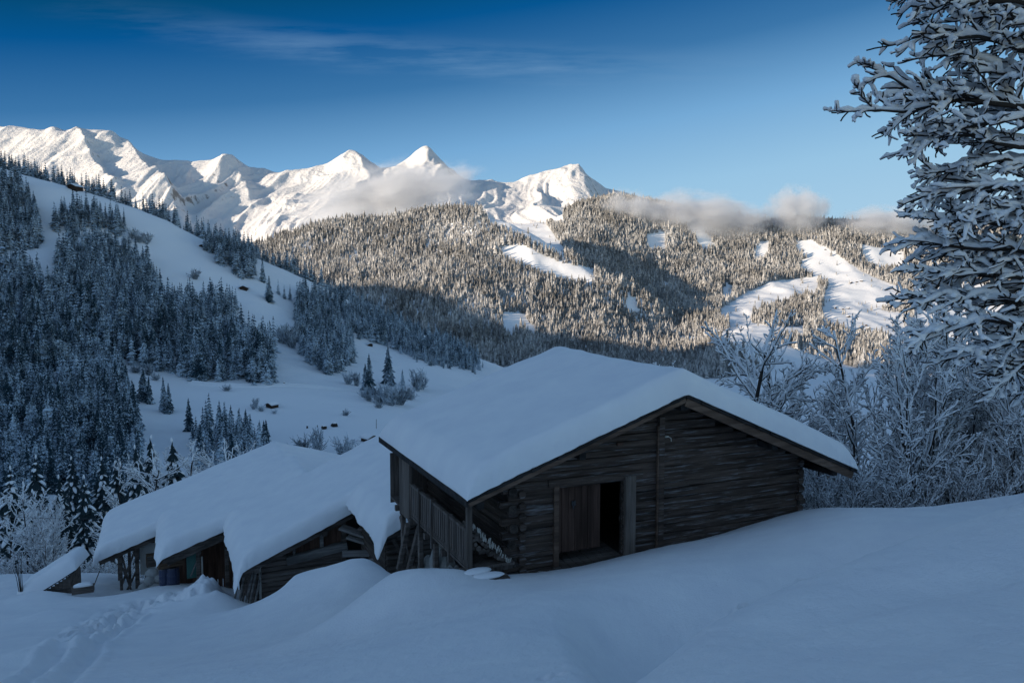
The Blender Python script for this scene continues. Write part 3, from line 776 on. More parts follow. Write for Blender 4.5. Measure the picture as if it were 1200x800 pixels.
for c, r in (((0.55, 3.2, Z(-7.5)), (0.42, 0.5, 0.75)), ((0.6, 3.4, Z(-8.2)), (0.6, 0.7, 0.8)), ((0.45, 2.2, Z(-7.7)), (0.4, 0.5, 0.7)), ((0.5, 4.3, Z(-8.0)), (0.35, 0.4, 0.6))): mb.blob(c, r, rs_, 10, 8, 0.12)
mb.build('stone_pier', M['stone'], barn, sm=False)
# firewood stacked in the corner below the gallery rail
mb = MB(); rs_ = np.random.default_rng(8)
fw = empty('firewood_stack', l2w(0.75, 0.5, -6.1), TH, label='sloping stack of pale-ended firewood between gallery post and log corner of the big barn', cat='firewood')
for i in range(80):
    u = rs_.uniform(-0.55, 0.45); top = 1.05 - (u + 0.55) * 1.05; h_ = top * rs_.uniform(0.35, 1.0)
    mb.tube([(u, rs_.uniform(-0.12, 0.0), h_ - 0.3), (u, 0.6, h_ - 0.3)], rs_.uniform(0.035, 0.065), 6)
mb.build('log', M['old'], fw)
mb = MB()
for i in range(46):
    u = rs_.uniform(-0.55, 0.42); top = 1.05 - (u + 0.55) * 1.05; z = top - 0.3 + rs_.uniform(-0.10, 0.05)
    mb.tube([(u, -0.13, z - 0.06), (u + rs_.uniform(-.03, .03), -0.15, z + rs_.uniform(0.02, 0.07))], 0.013, 5)
mb.build('stick_ends', M['pale'], fw)
# boards with snow lying by the corner
for k, (px, py, y, L, a, lab) in enumerate(((562, 671, 17.2, 0.75, 0.15, 'upper short board under a cushion of snow at the foot of the gallery post'), (575, 676, 17.0, 0.8, -0.05, 'lower dark board capped with snow in front of the log corner of the big barn'))):
    p = at(px, py, y); e = empty('board', p, TH + a, label=lab, cat='board')
    mb = MB(); mb.prism((-L / 2, 0, 0), (L / 2, 0, -0.03), 0.16, 0.03); mb.build('plank', M['old'], e)
    mb = MB(); mb.blob((-0.05, 0, 0.05), (L * 0.47, 0.17, 0.06), rs_, 14, 6, 0.06); mb.build('snow_cap', M['snow'], e, sm=True)

# ------------------------------------------------------------------ the stepped row of old sheds
def shed(label, u0, ur, u1, v0, v1, zl, sl, sr, base, T, seed, lug=None, over=0.28, rl=0.7):
    zr_ = zl + (ur - u0) * sl
    zf = lambda u: np.interp(u, [u0 - 4, u0, ur, u1, u1 + 4], [zl - 4 * sl, zl, zr_, zr_ - (u1 - ur) * sr, zr_ - (u1 - ur + 4) * sr])
    e = empty('old_shed', l2w(u0, v0, base), TH, label=label, cat='shed')
    X = lambda u: u - u0
    Yv = lambda v: v - v0
    zfl = lambda x: zf(np.asarray(x) + u0)
    mb = MB(); rg = np.random.default_rng(seed)
    k = int((u1 - u0) / 0.24)
    for i in range(k):
        a = X(u0 + (u1 - u0) * i / k); b = X(u0 + (u1 - u0) * (i + 1) / k)
        slab(mb, a, b, rg.uniform(-0.08, 0.05), v1 - v0, zfl, 0.09, -0.004 * (i % 2), base)
    mb.build('roof', M['roof'], e)
    mb = MB()
    n = 5
    mb.prism((0.0, 0.10, zl - 0.22 - base), (ur - u0, 0.10, zr_ - 0.22 - base), 0.045, 0.12, seg=n, jit=0.012, rng=rg)
    for v in np.arange(0.5, v1 - v0, 1.1): mb.prism((0.1, v, zl - 0.17 - base), (ur - u0, v, zr_ - 0.17 - base), 0.06, 0.08)
    for u in np.linspace(0.6, ur - u0, 4): mb.prism((u, 0.02, float(zfl(u)) - 0.36 - base), (u, v1 - v0, float(zfl(u)) - 0.36 - base), 0.10, 0.10, seg=4, jit=0.01, rng=rg)
    mb.build('rafters', M['old'], e)
    roof_snow('roof_snow', zfl, 0, u1 - u0, 0, v1 - v0, T, e, base, seed=seed, over=over, rl=rl, rr=0.5, rf=0.34, rb=0.8, soft=0.8, lump=0.06, droop=0.12, lug=lug, du=0.11)
    return e, X, Yv, (lambda w: w - base), zfl, rg

# far shed, open front
eA, X, Y, W, zf, rg = shed('far left open shed of the stepped row, white sheet hanging behind its leaning posts', -9.34, 0.0, 4.6, 28.05, 35.2, -13.87, 0.355, 0.30, -16.2, 0.72, 31)
for u, v, w0, w1, t in ((-8.40, 28.35, -17.0, -13.75, 0.07), (-7.66, 28.5, -16.9, -13.5, 0.10), (-8.1, 30.4, -16.9, -13.7, 0.07), (-8.7, 32.5, -16.9, -13.9, 0.08), (-7.9, 34.5, -16.9, -13.6, 0.08)):
    mb = MB(); mb.prism((X(u), Y(v), W(w0)), (X(u + 0.03), Y(v), W(w1)), t, t, up=(0, 1, 0), seg=4, jit=0.01, rng=rg); mb.build('post', M['old'], eA)
for a, b in (((-8.35, 28.35, -15.4), (-7.7, 28.45, -13.7)), ((-8.0, 28.4, -15.7), (-8.3, 28.4, -14.0)), ((-8.3, 28.4, -14.6), (-7.9, 28.45, -16.0)), ((-8.2, 28.4, -15.9), (-7.7, 28.45, -14.9))):
    mb = MB(); mb.prism((X(a[0]), Y(a[1]), W(a[2])), (X(b[0]), Y(b[1]), W(b[2])), 0.05, 0.045, seg=3, jit=0.01, rng=rg); mb.build('brace', M['old'], eA)
mb = MB(); mb.box((X(-7.4), Y(31.6), W(-17)), (X(3.8), Y(31.75), W(-12.6)), cham=0); mb.box((X(-7.3), Y(31.7), W(-17)), (X(-7.15), Y(35.0), W(-13.3)), cham=0); mb.build('back_wall', M['dark'], eA)
mb = MB(); mb.box((X(-7.6), Y(28.9), W(-13.62)), (X(-5.4), Y(29.02), W(-13.42))); mb.build('beam', M['redwood'], eA)
gv = np.linspace(-7.52, -5.6, 14); gw_ = np.linspace(-15.3, -13.62, 10)
A_, B_ = np.meshgrid(gv, gw_); dy = 0.06 * np.sin(A_ * 5) * (B_ + 13.6) / -1.7
Vs = np.stack([A_ + 9.34, 1.0 + dy, B_ + 16.2], -1).reshape(-1, 3); Vs2 = Vs + [0, 0.02, 0]
npm = npmesh('hanging_sheet', np.vstack([Vs, Vs2]), [grid_faces(10, 14), grid_faces(10, 14)[:, ::-1] + 140], M['tarp'], sm=True)
hs = link('hanging_sheet', npm, None, loc=l2w(-9.34, 28.05, -16.2)); hs.rotation_euler = (0, 0, TH); tag(hs, 'white sheet hanging under the eave of the far left shed', 'sheet')

# second shed
eB, X, Y, W, zf, rg = shed('second shed of the stepped row, cluttered open bay with reddish back boards', -6.38, 0.05, 4.6, 22.4, 28.0, -12.37, 0.372, 0.30, -15.0, 0.72, 32, lug=0.12)
for u, v, w0, w1, t, mm in ((-4.86, 23.0, -15.5, -12.0, 0.09, 'old'), (-3.6, 23.1, -15.5, -11.6, 0.09, 'old')):
    mb = MB(); mb.prism((X(u), Y(v), W(w0)), (X(u), Y(v), W(w1)), t, t, up=(0, 1, 0), seg=4, jit=0.01, rng=rg); mb.build('post', M[mm], eB)
mb = MB(); mb.box((X(-4.74), Y(22.98), W(-14.3)), (X(-4.66), Y(23.02), W(-12.75)), cham=0.05); mb.build('pale_batten', M['pale'], eB)
mb = MB()
for i in range(14):
    a = -6.3 + i * 0.24; mb.box((X(a), Y(25.4 + rg.uniform(0, 0.02)), W(-15.5)), (X(a + 0.225), Y(25.45), W(float(np.interp(a, [-6.38, 0], [-12.37, -10.0])) - 0.35)), cham=0.05)
mb.build('back_wall', M['redwood'], eB)
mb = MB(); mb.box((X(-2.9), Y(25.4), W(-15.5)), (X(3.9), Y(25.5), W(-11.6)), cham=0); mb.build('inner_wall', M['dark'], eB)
mb = MB(); mb.prism((X(-6.2), Y(22.7), W(-12.72)), (X(-3.2), Y(22.7), W(-11.65)), 0.06, 0.15, seg=6, jit=0.02, rng=rg); mb.build('beam', M['old'], eB)
mb = MB(); mb.prism((X(-5.2), Y(22.95), W(-13.6)), (X(-4.75), Y(22.95), W(-12.5)), 0.03, 0.03); mb.build('brace', M['grey'], eB)

# third shed
eC, X, Y, W, zf, rg = shed('widest shed of the stepped row, log wall with reddish boards above a grey beam', -3.54, 5.0, 8.0, 15.72, 22.3, -11.11, 0.426, 0.35, -13.0, 0.72, 33, lug=0.55)
vC = 16.35
mb = MB(); Z2 = Z; Z = W
w = -13.2; i = 0
while w < -10.95:
    h_ = 0.2 * rg.uniform(0.85, 1.2); mb.prism((X(-3.0) - 0.1 * (i % 2), Y(vC) + rg.uniform(-0.03, 0.03), W(w + h_ / 2)), (X(0.62 if w > -11.6 else 0.2), Y(vC) + rg.uniform(-0.03, 0.03), W(w + h_ / 2)), 0.09, h_ / 2 * 0.93, cham=0.2, seg=8, jit=0.016, rng=rg); w += h_; i += 1
mb.box((X(-2.9), Y(vC) + 0.08, W(-13.2)), (X(0.6), Y(vC) + 0.14, W(-11.0)), cham=0); Z = Z2
mb.build('log_wall', M['old'], eC)
mb = MB(); mb.prism((X(-1.75), Y(vC) - 0.14, W(-11.16)), (X(0.66), Y(vC) - 0.14, W(-10.83)), 0.15, 0.17, seg=9, jit=0.02, rng=rg); mb.build('beam', M['grey'], eC, label='round weathered grey beam across the front of the wall')
mb = MB(); zC = lambda u: float(np.interp(u, [-3.54, 5], [-11.11, -7.47]))
for i in range(17):
    a = -2.95 + i * 0.215
    if zC(a) - 0.3 > -11.0: mb.box((X(a), Y(vC) + rg.uniform(0, 0.02), W(-11.05)), (X(a + 0.2), Y(vC) + 0.05, W(zC(a) - 0.16)), cham=0.05)
mb.build('gable_boards', M['redwood'], eC)
for u, w0, w1, t in ((-3.02, -13.3, -11.05, 0.09), (-1.45, -11.1, -10.4, 0.05), (-0.35, -10.9, -9.85, 0.075), (0.55, -13.0, -9.5, 0.09)):
    mb = MB(); mb.prism((X(u), Y(vC) - 0.1, W(w0)), (X(u), Y(vC) - 0.1, W(w1)), t, 0.05, up=(0, 1, 0), seg=3, jit=0.008, rng=rg); mb.build('post', M['grey'] if t < 0.08 else M['old'], eC)
mb = MB(); mb.box((X(-2.83), Y(vC) - 0.14, W(-12.55)), (X(-2.74), Y(vC) - 0.11, W(-11.25)), cham=0.05); mb.build('pale_batten', M['pale'], eC)
mb = MB(); w = -14; 
while w < -11.1:
    h_ = 0.21 * rg.uniform(0.85, 1.15); mb.prism((X(-2.95), Y(16.3), W(w + h_ / 2)), (X(-2.95), Y(22.2), W(w + h_ / 2)), 0.09, h_ / 2 * 0.93, cham=0.2, seg=8, jit=0.014, rng=rg); w += h_
mb.build('side_wall', M['logv'], eC)
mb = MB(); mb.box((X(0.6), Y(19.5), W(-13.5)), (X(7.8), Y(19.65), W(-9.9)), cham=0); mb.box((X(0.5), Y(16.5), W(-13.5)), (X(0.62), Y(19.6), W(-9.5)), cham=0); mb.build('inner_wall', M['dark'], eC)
# nearest shed, mostly behind the barn
eD, X, Y, W, zf, rg = shed('nearest shed of the stepped row, tucked behind the gallery with a hanging snow tongue', 0.81, 5.6, 7.5, 10.55, 15.6, -8.75, 0.46, 0.35, -11.0, 0.66, 34, lug=0.5, over=0.3)
mb = MB(); w = -11.5
while w < -8.95:
    h_ = 0.22 * rg.uniform(0.85, 1.15); mb.prism((X(1.1), Y(11.4), W(w + h_ / 2)), (X(6), Y(11.4), W(w + h_ / 2 + 0.02)), 0.09, h_ / 2 * 0.92, cham=0.2, seg=6, jit=0.014, rng=rg); w += h_
mb.build('log_wall', M['old'], eD)
mb = MB(); w = -11.5
while w < -8.9:
    h_ = 0.22 * rg.uniform(0.85, 1.15); mb.prism((X(1.15), Y(11.4), W(w + h_ / 2)), (X(1.15), Y(15.4), W(w + h_ / 2)), 0.09, h_ / 2 * 0.92, cham=0.2, seg=6, jit=0.014, rng=rg); w += h_
mb.build('side_wall', M['logv'], eD)
mb = MB()
for a, b in (((1.2, 11.2, -9.0), (2.0, 11.0, -10.4)), ((1.9, 11.1, -9.2), (1.6, 10.9, -10.5))):
    mb.prism((X(a[0]), Y(a[1]), W(a[2])), (X(b[0]), Y(b[1]), W(b[2])), 0.06, 0.06)
mb.build('brace', M['old'], eD)

# clutter below the sheds: every piece its own thing
rg = np.random.default_rng(21)
def thing_at(name, u, v, w, rz, **k): return empty(name, l2w(u, v, w), TH + rz, **k)
e = thing_at('green_panel', -5.12, 23.15, -13.75, 0.1, label='pale green door panel leaning upright in the second shed', cat='panel')
mb = MB(); mb.box((-0.24, -0.03, 0), (0.24, 0.03, 1.15), cham=0.1); mb.build('board', M['green'], e)
mb = MB(); mb.box((-0.24, 0.032, 0.95), (0.24, 0.06, 1.22), cham=0.05); mb.build('batten', M['green'], e); mb = MB(); mb.box((-0.24, -0.055, 0.1), (0.24, -0.032, 0.16), cham=0.05); mb.build('batten', M['green'], e)
for u, v, w_, sc, lab in ((-5.95, 23.35, -14.1, 1.0, 'dark blue barrel standing beside the green panel'), (-6.30, 23.6, -14.1, 0.92, 'darker barrel half hidden behind the blue barrel')):
    e = thing_at('barrel', u, v, w_, 0, label=lab, cat='barrel'); mb = MB()
    mb.tube([(0, 0, z * sc) for z in (0, 0.03, 0.25, 0.28, 0.31, 0.55, 0.58, 0.61, 0.86, 0.9)], np.array([0.25, 0.27, 0.28, 0.295, 0.28, 0.28, 0.295, 0.28, 0.27, 0.25]) * sc, 16); mb.build('drum', M['blue'], e, sm=False)
    mb = MB(); mb.tube([(0, 0, 0.9 * sc), (0, 0, 0.93 * sc)], [0.26 * sc, 0.25 * sc], 16); mb.build('lid', M['iron'], e)
e = thing_at('crate', -6.05, 23.4, -13.15, 0.2, label='brown wooden crate lying across the barrel tops', cat='crate'); mb = MB()
for z in (0.0, 0.14): mb.box((-0.55, -0.2, z), (0.55, -0.17, z + 0.125), cham=0.1); mb.box((-0.55, 0.17, z), (0.55, 0.2, z + 0.125), cham=0.1)
mb.box((-0.55, -0.169, 0.0), (-0.52, 0.169, 0.26)); mb.box((0.52, -0.169, 0.0), (0.55, 0.169, 0.26)); mb.box((-0.519, -0.169, 0.0), (0.519, 0.169, 0.02)); mb.build('side_boards', M['card'], e)
SK = [(-7.25, 27.0, -15.35, 'lowest left grey sack in the heap by the posts'), (-6.75, 26.8, -15.35, 'lowest right grey sack in the heap by the posts'), (-7.0, 26.9, -15.0, 'middle sack lying across two others in the heap'), (-6.55, 26.9, -14.95, 'upper right bulging sack in the heap beside the canister'), (-6.9, 27.0, -14.7, 'topmost pale sack of the heap under the hanging sheet'), (-7.6, 26.9, -15.6, 'dark flat sack slumped beside the shed post')]
for u, v, w_, lab in SK:
    e = thing_at('sack', u, v, w_, rg.uniform(-0.5, 0.5), label=lab, cat='sack'); mb = MB(); mb.blob((0, 0, 0.1), (0.36, 0.26, 0.24), rg, 14, 9, 0.12); mb.build('cloth', M['sack'], e, sm=True)
    mb = MB(); mb.blob((0.33, 0, 0.16), (0.1, 0.06, 0.07), rg, 8, 5, 0.1); mb.build('tied_neck', M['sack'], e, sm=True)
e = thing_at('canister', -6.15, 24.0 - 1.3, -14.55, 0.3, label='white plastic canister standing on the snow before the barrels', cat='canister'); mb = MB()
mb.tube([(0, 0, z) for z in (0, 0.03, 0.45, 0.52, 0.56)], [0.17, 0.19, 0.19, 0.12, 0.06], 12); mb.build('body', M['tarp'], e, sm=True); mb = MB(); mb.tube([(0, 0, 0.56), (0, 0, 0.61)], 0.065, 10); mb.build('cap', M['sack'], e)
e = thing_at('cupboard', -6.9, 28.2, -14.6, 0.1, label='small brown cupboard standing before the hanging sheet', cat='cupboard'); mb = MB(); mb.box((-0.3, -0.2, 0), (0.3, 0.2, 0.62), cham=0.04); mb.build('body', M['card'], e); mb = MB(); mb.box((-0.27, -0.222, 0.04), (-0.01, -0.203, 0.58), cham=0.05); mb.box((0.01, -0.222, 0.04), (0.27, -0.203, 0.58), cham=0.05); mb.build('doors', M['old'], e)
e = thing_at('lumber_heap', -5.1, 22.5, -14.35, 0.0, label='heap of split lumber scraps in front of the green panel', cat='lumber')
for i in range(26):
    mb = MB(); a = rg.uniform(-0.9, 0.9); c = np.array([a, rg.uniform(-0.35, 0.35), (1 - abs(a)) * rg.uniform(0, 0.5)]); d = np.array([rg.uniform(-0.4, 0.4), rg.uniform(-0.3, 0.3), rg.uniform(-0.15, 0.15)])
    mb.prism(c - d, c + d, 0.06, 0.035); mb.build('billet', M['old' if i % 3 else 'grey'], e)
for i in range(9):
    px = 266 + i * 2.6; lab = ['thick', 'slim', 'pale', 'dark', 'long', 'short', 'crooked', 'split', 'flat'][i] + ' pole leaning at the left corner of the third shed, ' + ['first', 'second', 'third', 'fourth', 'fifth', 'sixth', 'seventh', 'eighth', 'ninth'][i] + ' from the snow hollow'
    u = -3.72 + i * 0.095; e = thing_at('leaning_pole', u - 0.2, 15.95 - 0.02 * i, -13.1, 0, label=lab, cat='pole', group='poles leaning on the third shed')
    mb = MB(); mb.prism((0, 0, 0), (0.38 + rg.uniform(-0.1, 0.2), 0.3, 1.5 + rg.uniform(-0.15, 0.3)), 0.035, 0.03, seg=4, jit=0.006, rng=rg); mb.build('pole', M['old' if i % 2 else 'grey'], e)
TI = [(1.15, 15.2, -10.15, 1.9, -0.55, -0.28, 'upper grey plank jutting from the dark bay of the third shed'), (1.35, 15.0, -10.45, 1.8, -0.6, -0.25, 'lower broad plank in the pile beside the snow bank'), (1.75, 15.1, -10.15, 1.6, -0.5, -0.3, 'short plank leaning behind the pile towards the gallery'), (1.2, 14.2, -10.6, 2.2, -0.2, -0.05, 'dark plank lying under the hanging snow tongue'), (1.7, 13.2, -10.5, 1.8, 0.1, 0.1, 'plank lying flat below the gallery screen')]
for u, v, w_, L, rz, ti, lab in TI:
    e = thing_at('loose_plank', u, v, w_, rz, label=lab, cat='plank', group='planks between shed and gallery'); mb = MB()
    for k in range(3): mb.prism((-L / 2, 0.19 * k - 0.19, -L / 2 * ti), (L / 2, 0.19 * k - 0.19, L / 2 * ti), 0.09, 0.045, seg=4, jit=0.006, rng=rg)
    mb.build('boards', M['grey' if L > 1.7 else 'old'], e)

# small lean-to roof standing alone at far left
p = at(80, 688, 36.5); e = empty('garden_hut', p, radians(12), label='little hut half buried at far left, steep mono pitch roof under a thick snow cap', cat='hut')
zfh = lambda x: -0.72 + (np.asarray(x) + 2.2) * 0.62
mb = MB(); k = 10
for i in range(k):
    a = -2.2 + 2.55 * i / k; slab(mb, a, a + 0.255, -0.15 + rg.uniform(-0.03, 0.03), 1.7, zfh, 0.07, -0.004 * (i % 2), 0)
mb.build('roof', M['roof'], e)
roof_snow('roof_snow', zfh, -2.2, 0.35, -0.15, 1.7, 0.85, e, 0, seed=41, over=0.12, rl=0.3, rr=0.5, rf=0.35, rb=0.5, soft=0.3, lump=0.03, droop=0.05, du=0.09)
mb = MB()
for i in range(12):
    a = -1.9 + i * 0.165; mb.box((a, 0.0, -1.2), (a + 0.155, 0.04, float(zfh(a)) - 0.08), cham=0.1)
mb.box((0.03, 0.045, -1.2), (0.08, 1.6, 0.55)); mb.build('wall', M['old'], e)
mb = MB(); mb.box((0.02, -0.03, -1.0), (0.10, 0.043, 0.58)); mb.build('post', M['old'], e)
p = at(96, 690, 35.8); e = empty('trough', p, 0.4, label='small dark trough with snow beside the little hut at far left', cat='trough'); mb = MB()
mb.box((-0.4, -0.2, -0.15), (0.5, -0.16, 0.15)); mb.box((-0.4, 0.16, -0.15), (0.5, 0.2, 0.15)); mb.box((-0.4, -0.159, -0.15), (-0.36, 0.159, 0.15)); mb.box((0.46, -0.159, -0.15), (0.5, 0.159, 0.15)); mb.prism((0.5, 0, 0.1), (0.75, 0, 0.75), 0.05, 0.02); mb.build('box', M['old'], e)
mb = MB(); mb.blob((0.05, 0, 0.15), (0.42, 0.17, 0.16), rg, 12, 6, 0.06); mb.build('snow_cap', M['snow'], e, sm=True)

# ------------------------------------------------------------------ farm huts on the slopes
def hut_meshes(Wd, D, H, rise, ov, T):
    mb = MB(); hw = Wd / 2
    V = [(-hw, 0, -1.5), (hw, 0, -1.5), (hw, 0, H), (0, 0, H + rise), (-hw, 0, H), (-hw, D, -1.5), (hw, D, -1.5), (hw, D, H), (0, D, H + rise), (-hw, D, H)]
    mb.add(V, [(0, 1, 2, 4), (1, 6, 7, 2), (6, 5, 9, 7), (5, 0, 4, 9)], [(4, 2, 3), (7, 9, 8)])
    wall = mb.mesh('hut_wall', M['hutw'])
    mb = MB(); s = rise / hw
    zz = lambda x: H + rise - s * np.abs(x) + 0.15
    for a, b in ((-hw - ov, 0), (0, hw + ov)): slab(mb, a, b, -ov, D + ov, zz, 0.15)
    roof = mb.mesh('hut_roof', M['roof'])
    mb = MB(); xs = np.linspace(-hw - ov - 0.1, hw + ov + 0.1, 13); ys = np.linspace(-ov - 0.1, D + ov + 0.1, 9)
    XX, YY_ = np.meshgrid(xs, ys)
    e = np.sqrt(np.clip(1 - (np.abs(XX) / (hw + ov + 0.1)) ** 8, 0, 1)) * np.sqrt(np.clip(1 - (np.abs(YY_ - D / 2) / (D / 2 + ov + 0.1)) ** 8, 0, 1))
    zt = H + rise + 0.16 - s * np.sqrt(XX ** 2 + 0.4)
    n = XX.size
    Vt = np.stack([XX, YY_, zt + T * e], -1).reshape(-1, 3); Vb = np.stack([XX, YY_, zz(XX) + 0.01], -1).reshape(-1, 3)
    g = grid_faces(9, 13)
    rim = np.concatenate([np.arange(13), np.arange(1, 9) * 13 + 12, 8 * 13 + np.arange(11, -1, -1), np.arange(7, 0, -1) * 13]); r2 = np.roll(rim, -1)
    snow = npmesh('hut_snow', np.vstack([Vt, Vb]), [g, g[:, ::-1] + n, np.stack([r2, rim, rim + n, r2 + n], -1)], M['snow'], sm=True)
    mb = MB(); mb.box((-0.5, -0.06, 0), (0.5, 0.0, 1.9), cham=0.02); dr = mb.mesh('hut_door', M['dark'])
    return wall, roof, snow, dr
HM = [hut_meshes(6, 7, 2.4, 1.5, 0.9, 0.7), hut_meshes(9.5, 10, 3.6, 2.3, 1.2, 0.9), hut_meshes(8, 6, 2.6, 1.7, 1.0, 0.8)]
def hut(px, py, rz, kind, label, sc=1.0, y0=200, group='farm huts on the slopes'):
    p = visible_hit(px, py, y0)
    e = empty('hut', p, rz, label=label, cat='hut', group=group); e.scale = (sc,) * 3
    for n, m in zip(('wall', 'roof', 'snow_cap', 'door'), HM[kind]): link(n, m, e)
    return p
hut(84, 223, -0.2, 1, 'wide dark hut high on the left snow shoulder below the tree line', 1.0)
hut(236, 290, 0.3, 0, 'tiny dark hut at the edge of the spruces on the left slope', 0.7)
hut(285, 340, 0.1, 0, 'dark hut on the bright left slope under the spruce band', 1.1)
hut(315, 478, -0.5, 0, 'dark hut with bushes around it on the low meadow', 0.72)
hut(437, 518, 0.75, 0, 'dark hut on the low meadow just behind the barn roof corner', 0.8)
hut(434, 406, 0.6, 0, 'small hut alone on the snow above the bushes near the shaded wood', 0.8)
hut(529, 405, 0.2, 0, 'hut with a snowy roof among frosted trees on the shaded shoulder', 0.95)
for k, (px, py, lab) in enumerate([(998, 332, 'first of three huts in a row on the sunlit upper meadow'), (1004, 331, 'middle of three huts in a row on the sunlit upper meadow'), (1011, 330, 'last of three huts in a row on the sunlit upper meadow'), (979, 362, 'hut at the west end of the hamlet on the mid meadow'), (988, 363, 'hut in the centre of the hamlet on the mid meadow'), (995, 362, 'hut at the east end of the hamlet on the mid meadow'), (995, 372, 'single hut just below the hamlet on the mid meadow'), (1015, 382, 'upper hut above the frosted thicket'), (1010, 387, 'lower hut beside the frosted thicket'), (1019, 386, 'hut on the east side of the frosted thicket'), (933, 388, 'hut at the end of the lower clearing beside the wood'), (846, 390, 'hut on the narrow shaded strip west of the wood'), (860, 348, 'hut in the small gap of the forest'), (967, 293, 'hut at the top of the sunlit meadow tongue'), (1055, 298, 'hut on the high clearing beside the big snowy tree'), (1067, 390, 'hut at the east edge of the sunlit meadow'), (620, 312, 'hut on the snow clearing in the middle of the forest')]):
    hut(px, py, [0.3, -0.4, 0.9][k % 3], [1, 2, 1][k % 3], lab, 1.0, 1150)
# marker pole and road posts, boulders and track on the low meadow
def stick(name, px, py, h, r, label, cat, group=None):
    p = visible_hit(px, py, 200); e = empty(name, p, 0, label=label, cat=cat, group=group); mb = MB(); mb.tube([(0, 0, -0.5), (0, 0, h * 0.5), (0.02 * h, 0, h)], [r, r, r * 0.8], 6); mb.build('pole', M['bark'], e)
    mb = MB(); mb.tube([(0.02 * h, 0, h), (0.02 * h, 0, h + r)], [r * 1.15, r * 0.5], 6); mb.build('cap', M['treesnow'], e)
stick('marker_pole', 441, 502, 4.6, 0.13, 'tall dark pole standing behind the hut near the barn roof corner', 'pole')
stick('track_post', 333, 451, 1.5, 0.55, 'stubby dark post beside the track above the bush hut', 'post', 'posts along the track')
stick('track_post', 360, 502, 1.2, 0.4, 'short dark post on the low meadow near the two boulders', 'post', 'posts along the track')
stick('track_post', 372, 501, 1.2, 0.2, 'thin post between the short post and the boulders', 'post', 'posts along the track')
for px, py, s_, lab in ((380, 503, 2.6, 'lower snow-capped dark boulder on the low meadow'), (392, 500, 3.0, 'upper snow-capped dark boulder on the low meadow'), (424, 457, 1.5, 'small dark rock where the track meets the bushes')):
    p = visible_hit(px, py, 200); e = empty('boulder', p, 0.3, label=lab, cat='boulder'); mb = MB(); mb.blob((0, 0, 0.3 * s_), (0.55 * s_, 0.4 * s_, 0.42 * s_), rg, 10, 7, 0.18); mb.build('rock', M['bark'], e); mb = MB(); mb.blob((0, 0, 0.62 * s_), (0.42 * s_, 0.33 * s_, 0.16 * s_), rg, 10, 6, 0.08); mb.build('snow_cap', M['snow'], e, sm=True)
tp = np.array([visible_hit(a, b, 200) for a, b in ((222, 449), (250, 452), (280, 453), (310, 453), (340, 452), (370, 454), (400, 457), (430, 461))])
tc = np.array([[np.interp(t, range(len(tp)), tp[:, i]) for i in range(3)] for t in np.linspace(0, len(tp) - 1, 60)])
Vt = []
for i, c in enumerate(tc):
    d = tc[min(i + 1, 59)] - tc[max(i - 1, 0)]; n = np.array([-d[1], d[0]]); n /= np.linalg.norm(n)
    for s_, dz in ((-3.2, -0.3), (-1.7, 0.55), (1.7, 0.55), (3.2, 1.3)):
        q = c[:2] + n * s_; Vt.append((q[0], q[1], float(tz(c[0], c[1])) + dz))
link('track', npmesh('track', np.array(Vt), [grid_faces(60, 4)], M['earth'] if False else M['slope'], sm=True), kind='structure')

# ------------------------------------------------------------------ conifers
def conifer_template(seed, tiers, per, width, drop=0.35, simple=False):
    """unit-height spruce: whorls of drooping, folded branch blades; returns verts, tris"""
    r = np.random.default_rng(seed); V = []; T = []
    def tri(*p):
        n = len(V); V.extend(p); T.append((n, n + 1, n + 2))
    lean = r.uniform(-0.02, 0.02, 2)
    for i in range(tiers):
        t = (i + 0.3) / tiers
        z = 0.07 + 0.90 * t
        rad = width * (1 - t) ** 0.82 * (0.9 + 0.25 * r.random()) + 0.012
        k = max(4, int(per * (1 - 0.55 * t)))
        a0 = r.uniform(0, 6.28)
        for j in range(k):
            a = a0 + (j + r.uniform(-0.3, 0.3)) * 2 * pi / k
            L = rad * r.uniform(0.62, 1.15); wdt = L * r.uniform(0.28, 0.42) + 0.008
            dz = -L * drop * r.uniform(0.7, 1.5) - 0.01
            d = np.array([cos(a), sin(a)]); n = np.array([-d[1], d[0]])
            c = lean * z
            b0 = np.array([c[0], c[1], z + 0.025])
            m = np.array([*(c + d * L * 0.6), z + dz * 0.35 + 0.012])
            tip = np.array([*(c + d * L), z + dz + 0.3 * L * 0.25])
            l = np.array([*(c + d * L * 0.55 + n * wdt), z + dz * 0.75 - 0.012]); q = np.array([*(c + d * L * 0.55 - n * wdt), z + dz * 0.75 - 0.012])
            if simple:
                tri(b0, q, tip); tri(b0, tip, l)
            else:
                tri(b0, q, m); tri(q, tip, m); tri(b0, m, l); tri(l, m, tip)
    tri(np.array([0.012, 0, 0.93]), np.array([-0.006, 0.011, 0.93]), np.array([lean[0], lean[1], 1.0])); tri(np.array([-0.006, 0.011, 0.93]), np.array([-0.006, -0.011, 0.93]), np.array([lean[0], lean[1], 1.0]))
    return np.array(V), np.array(T)

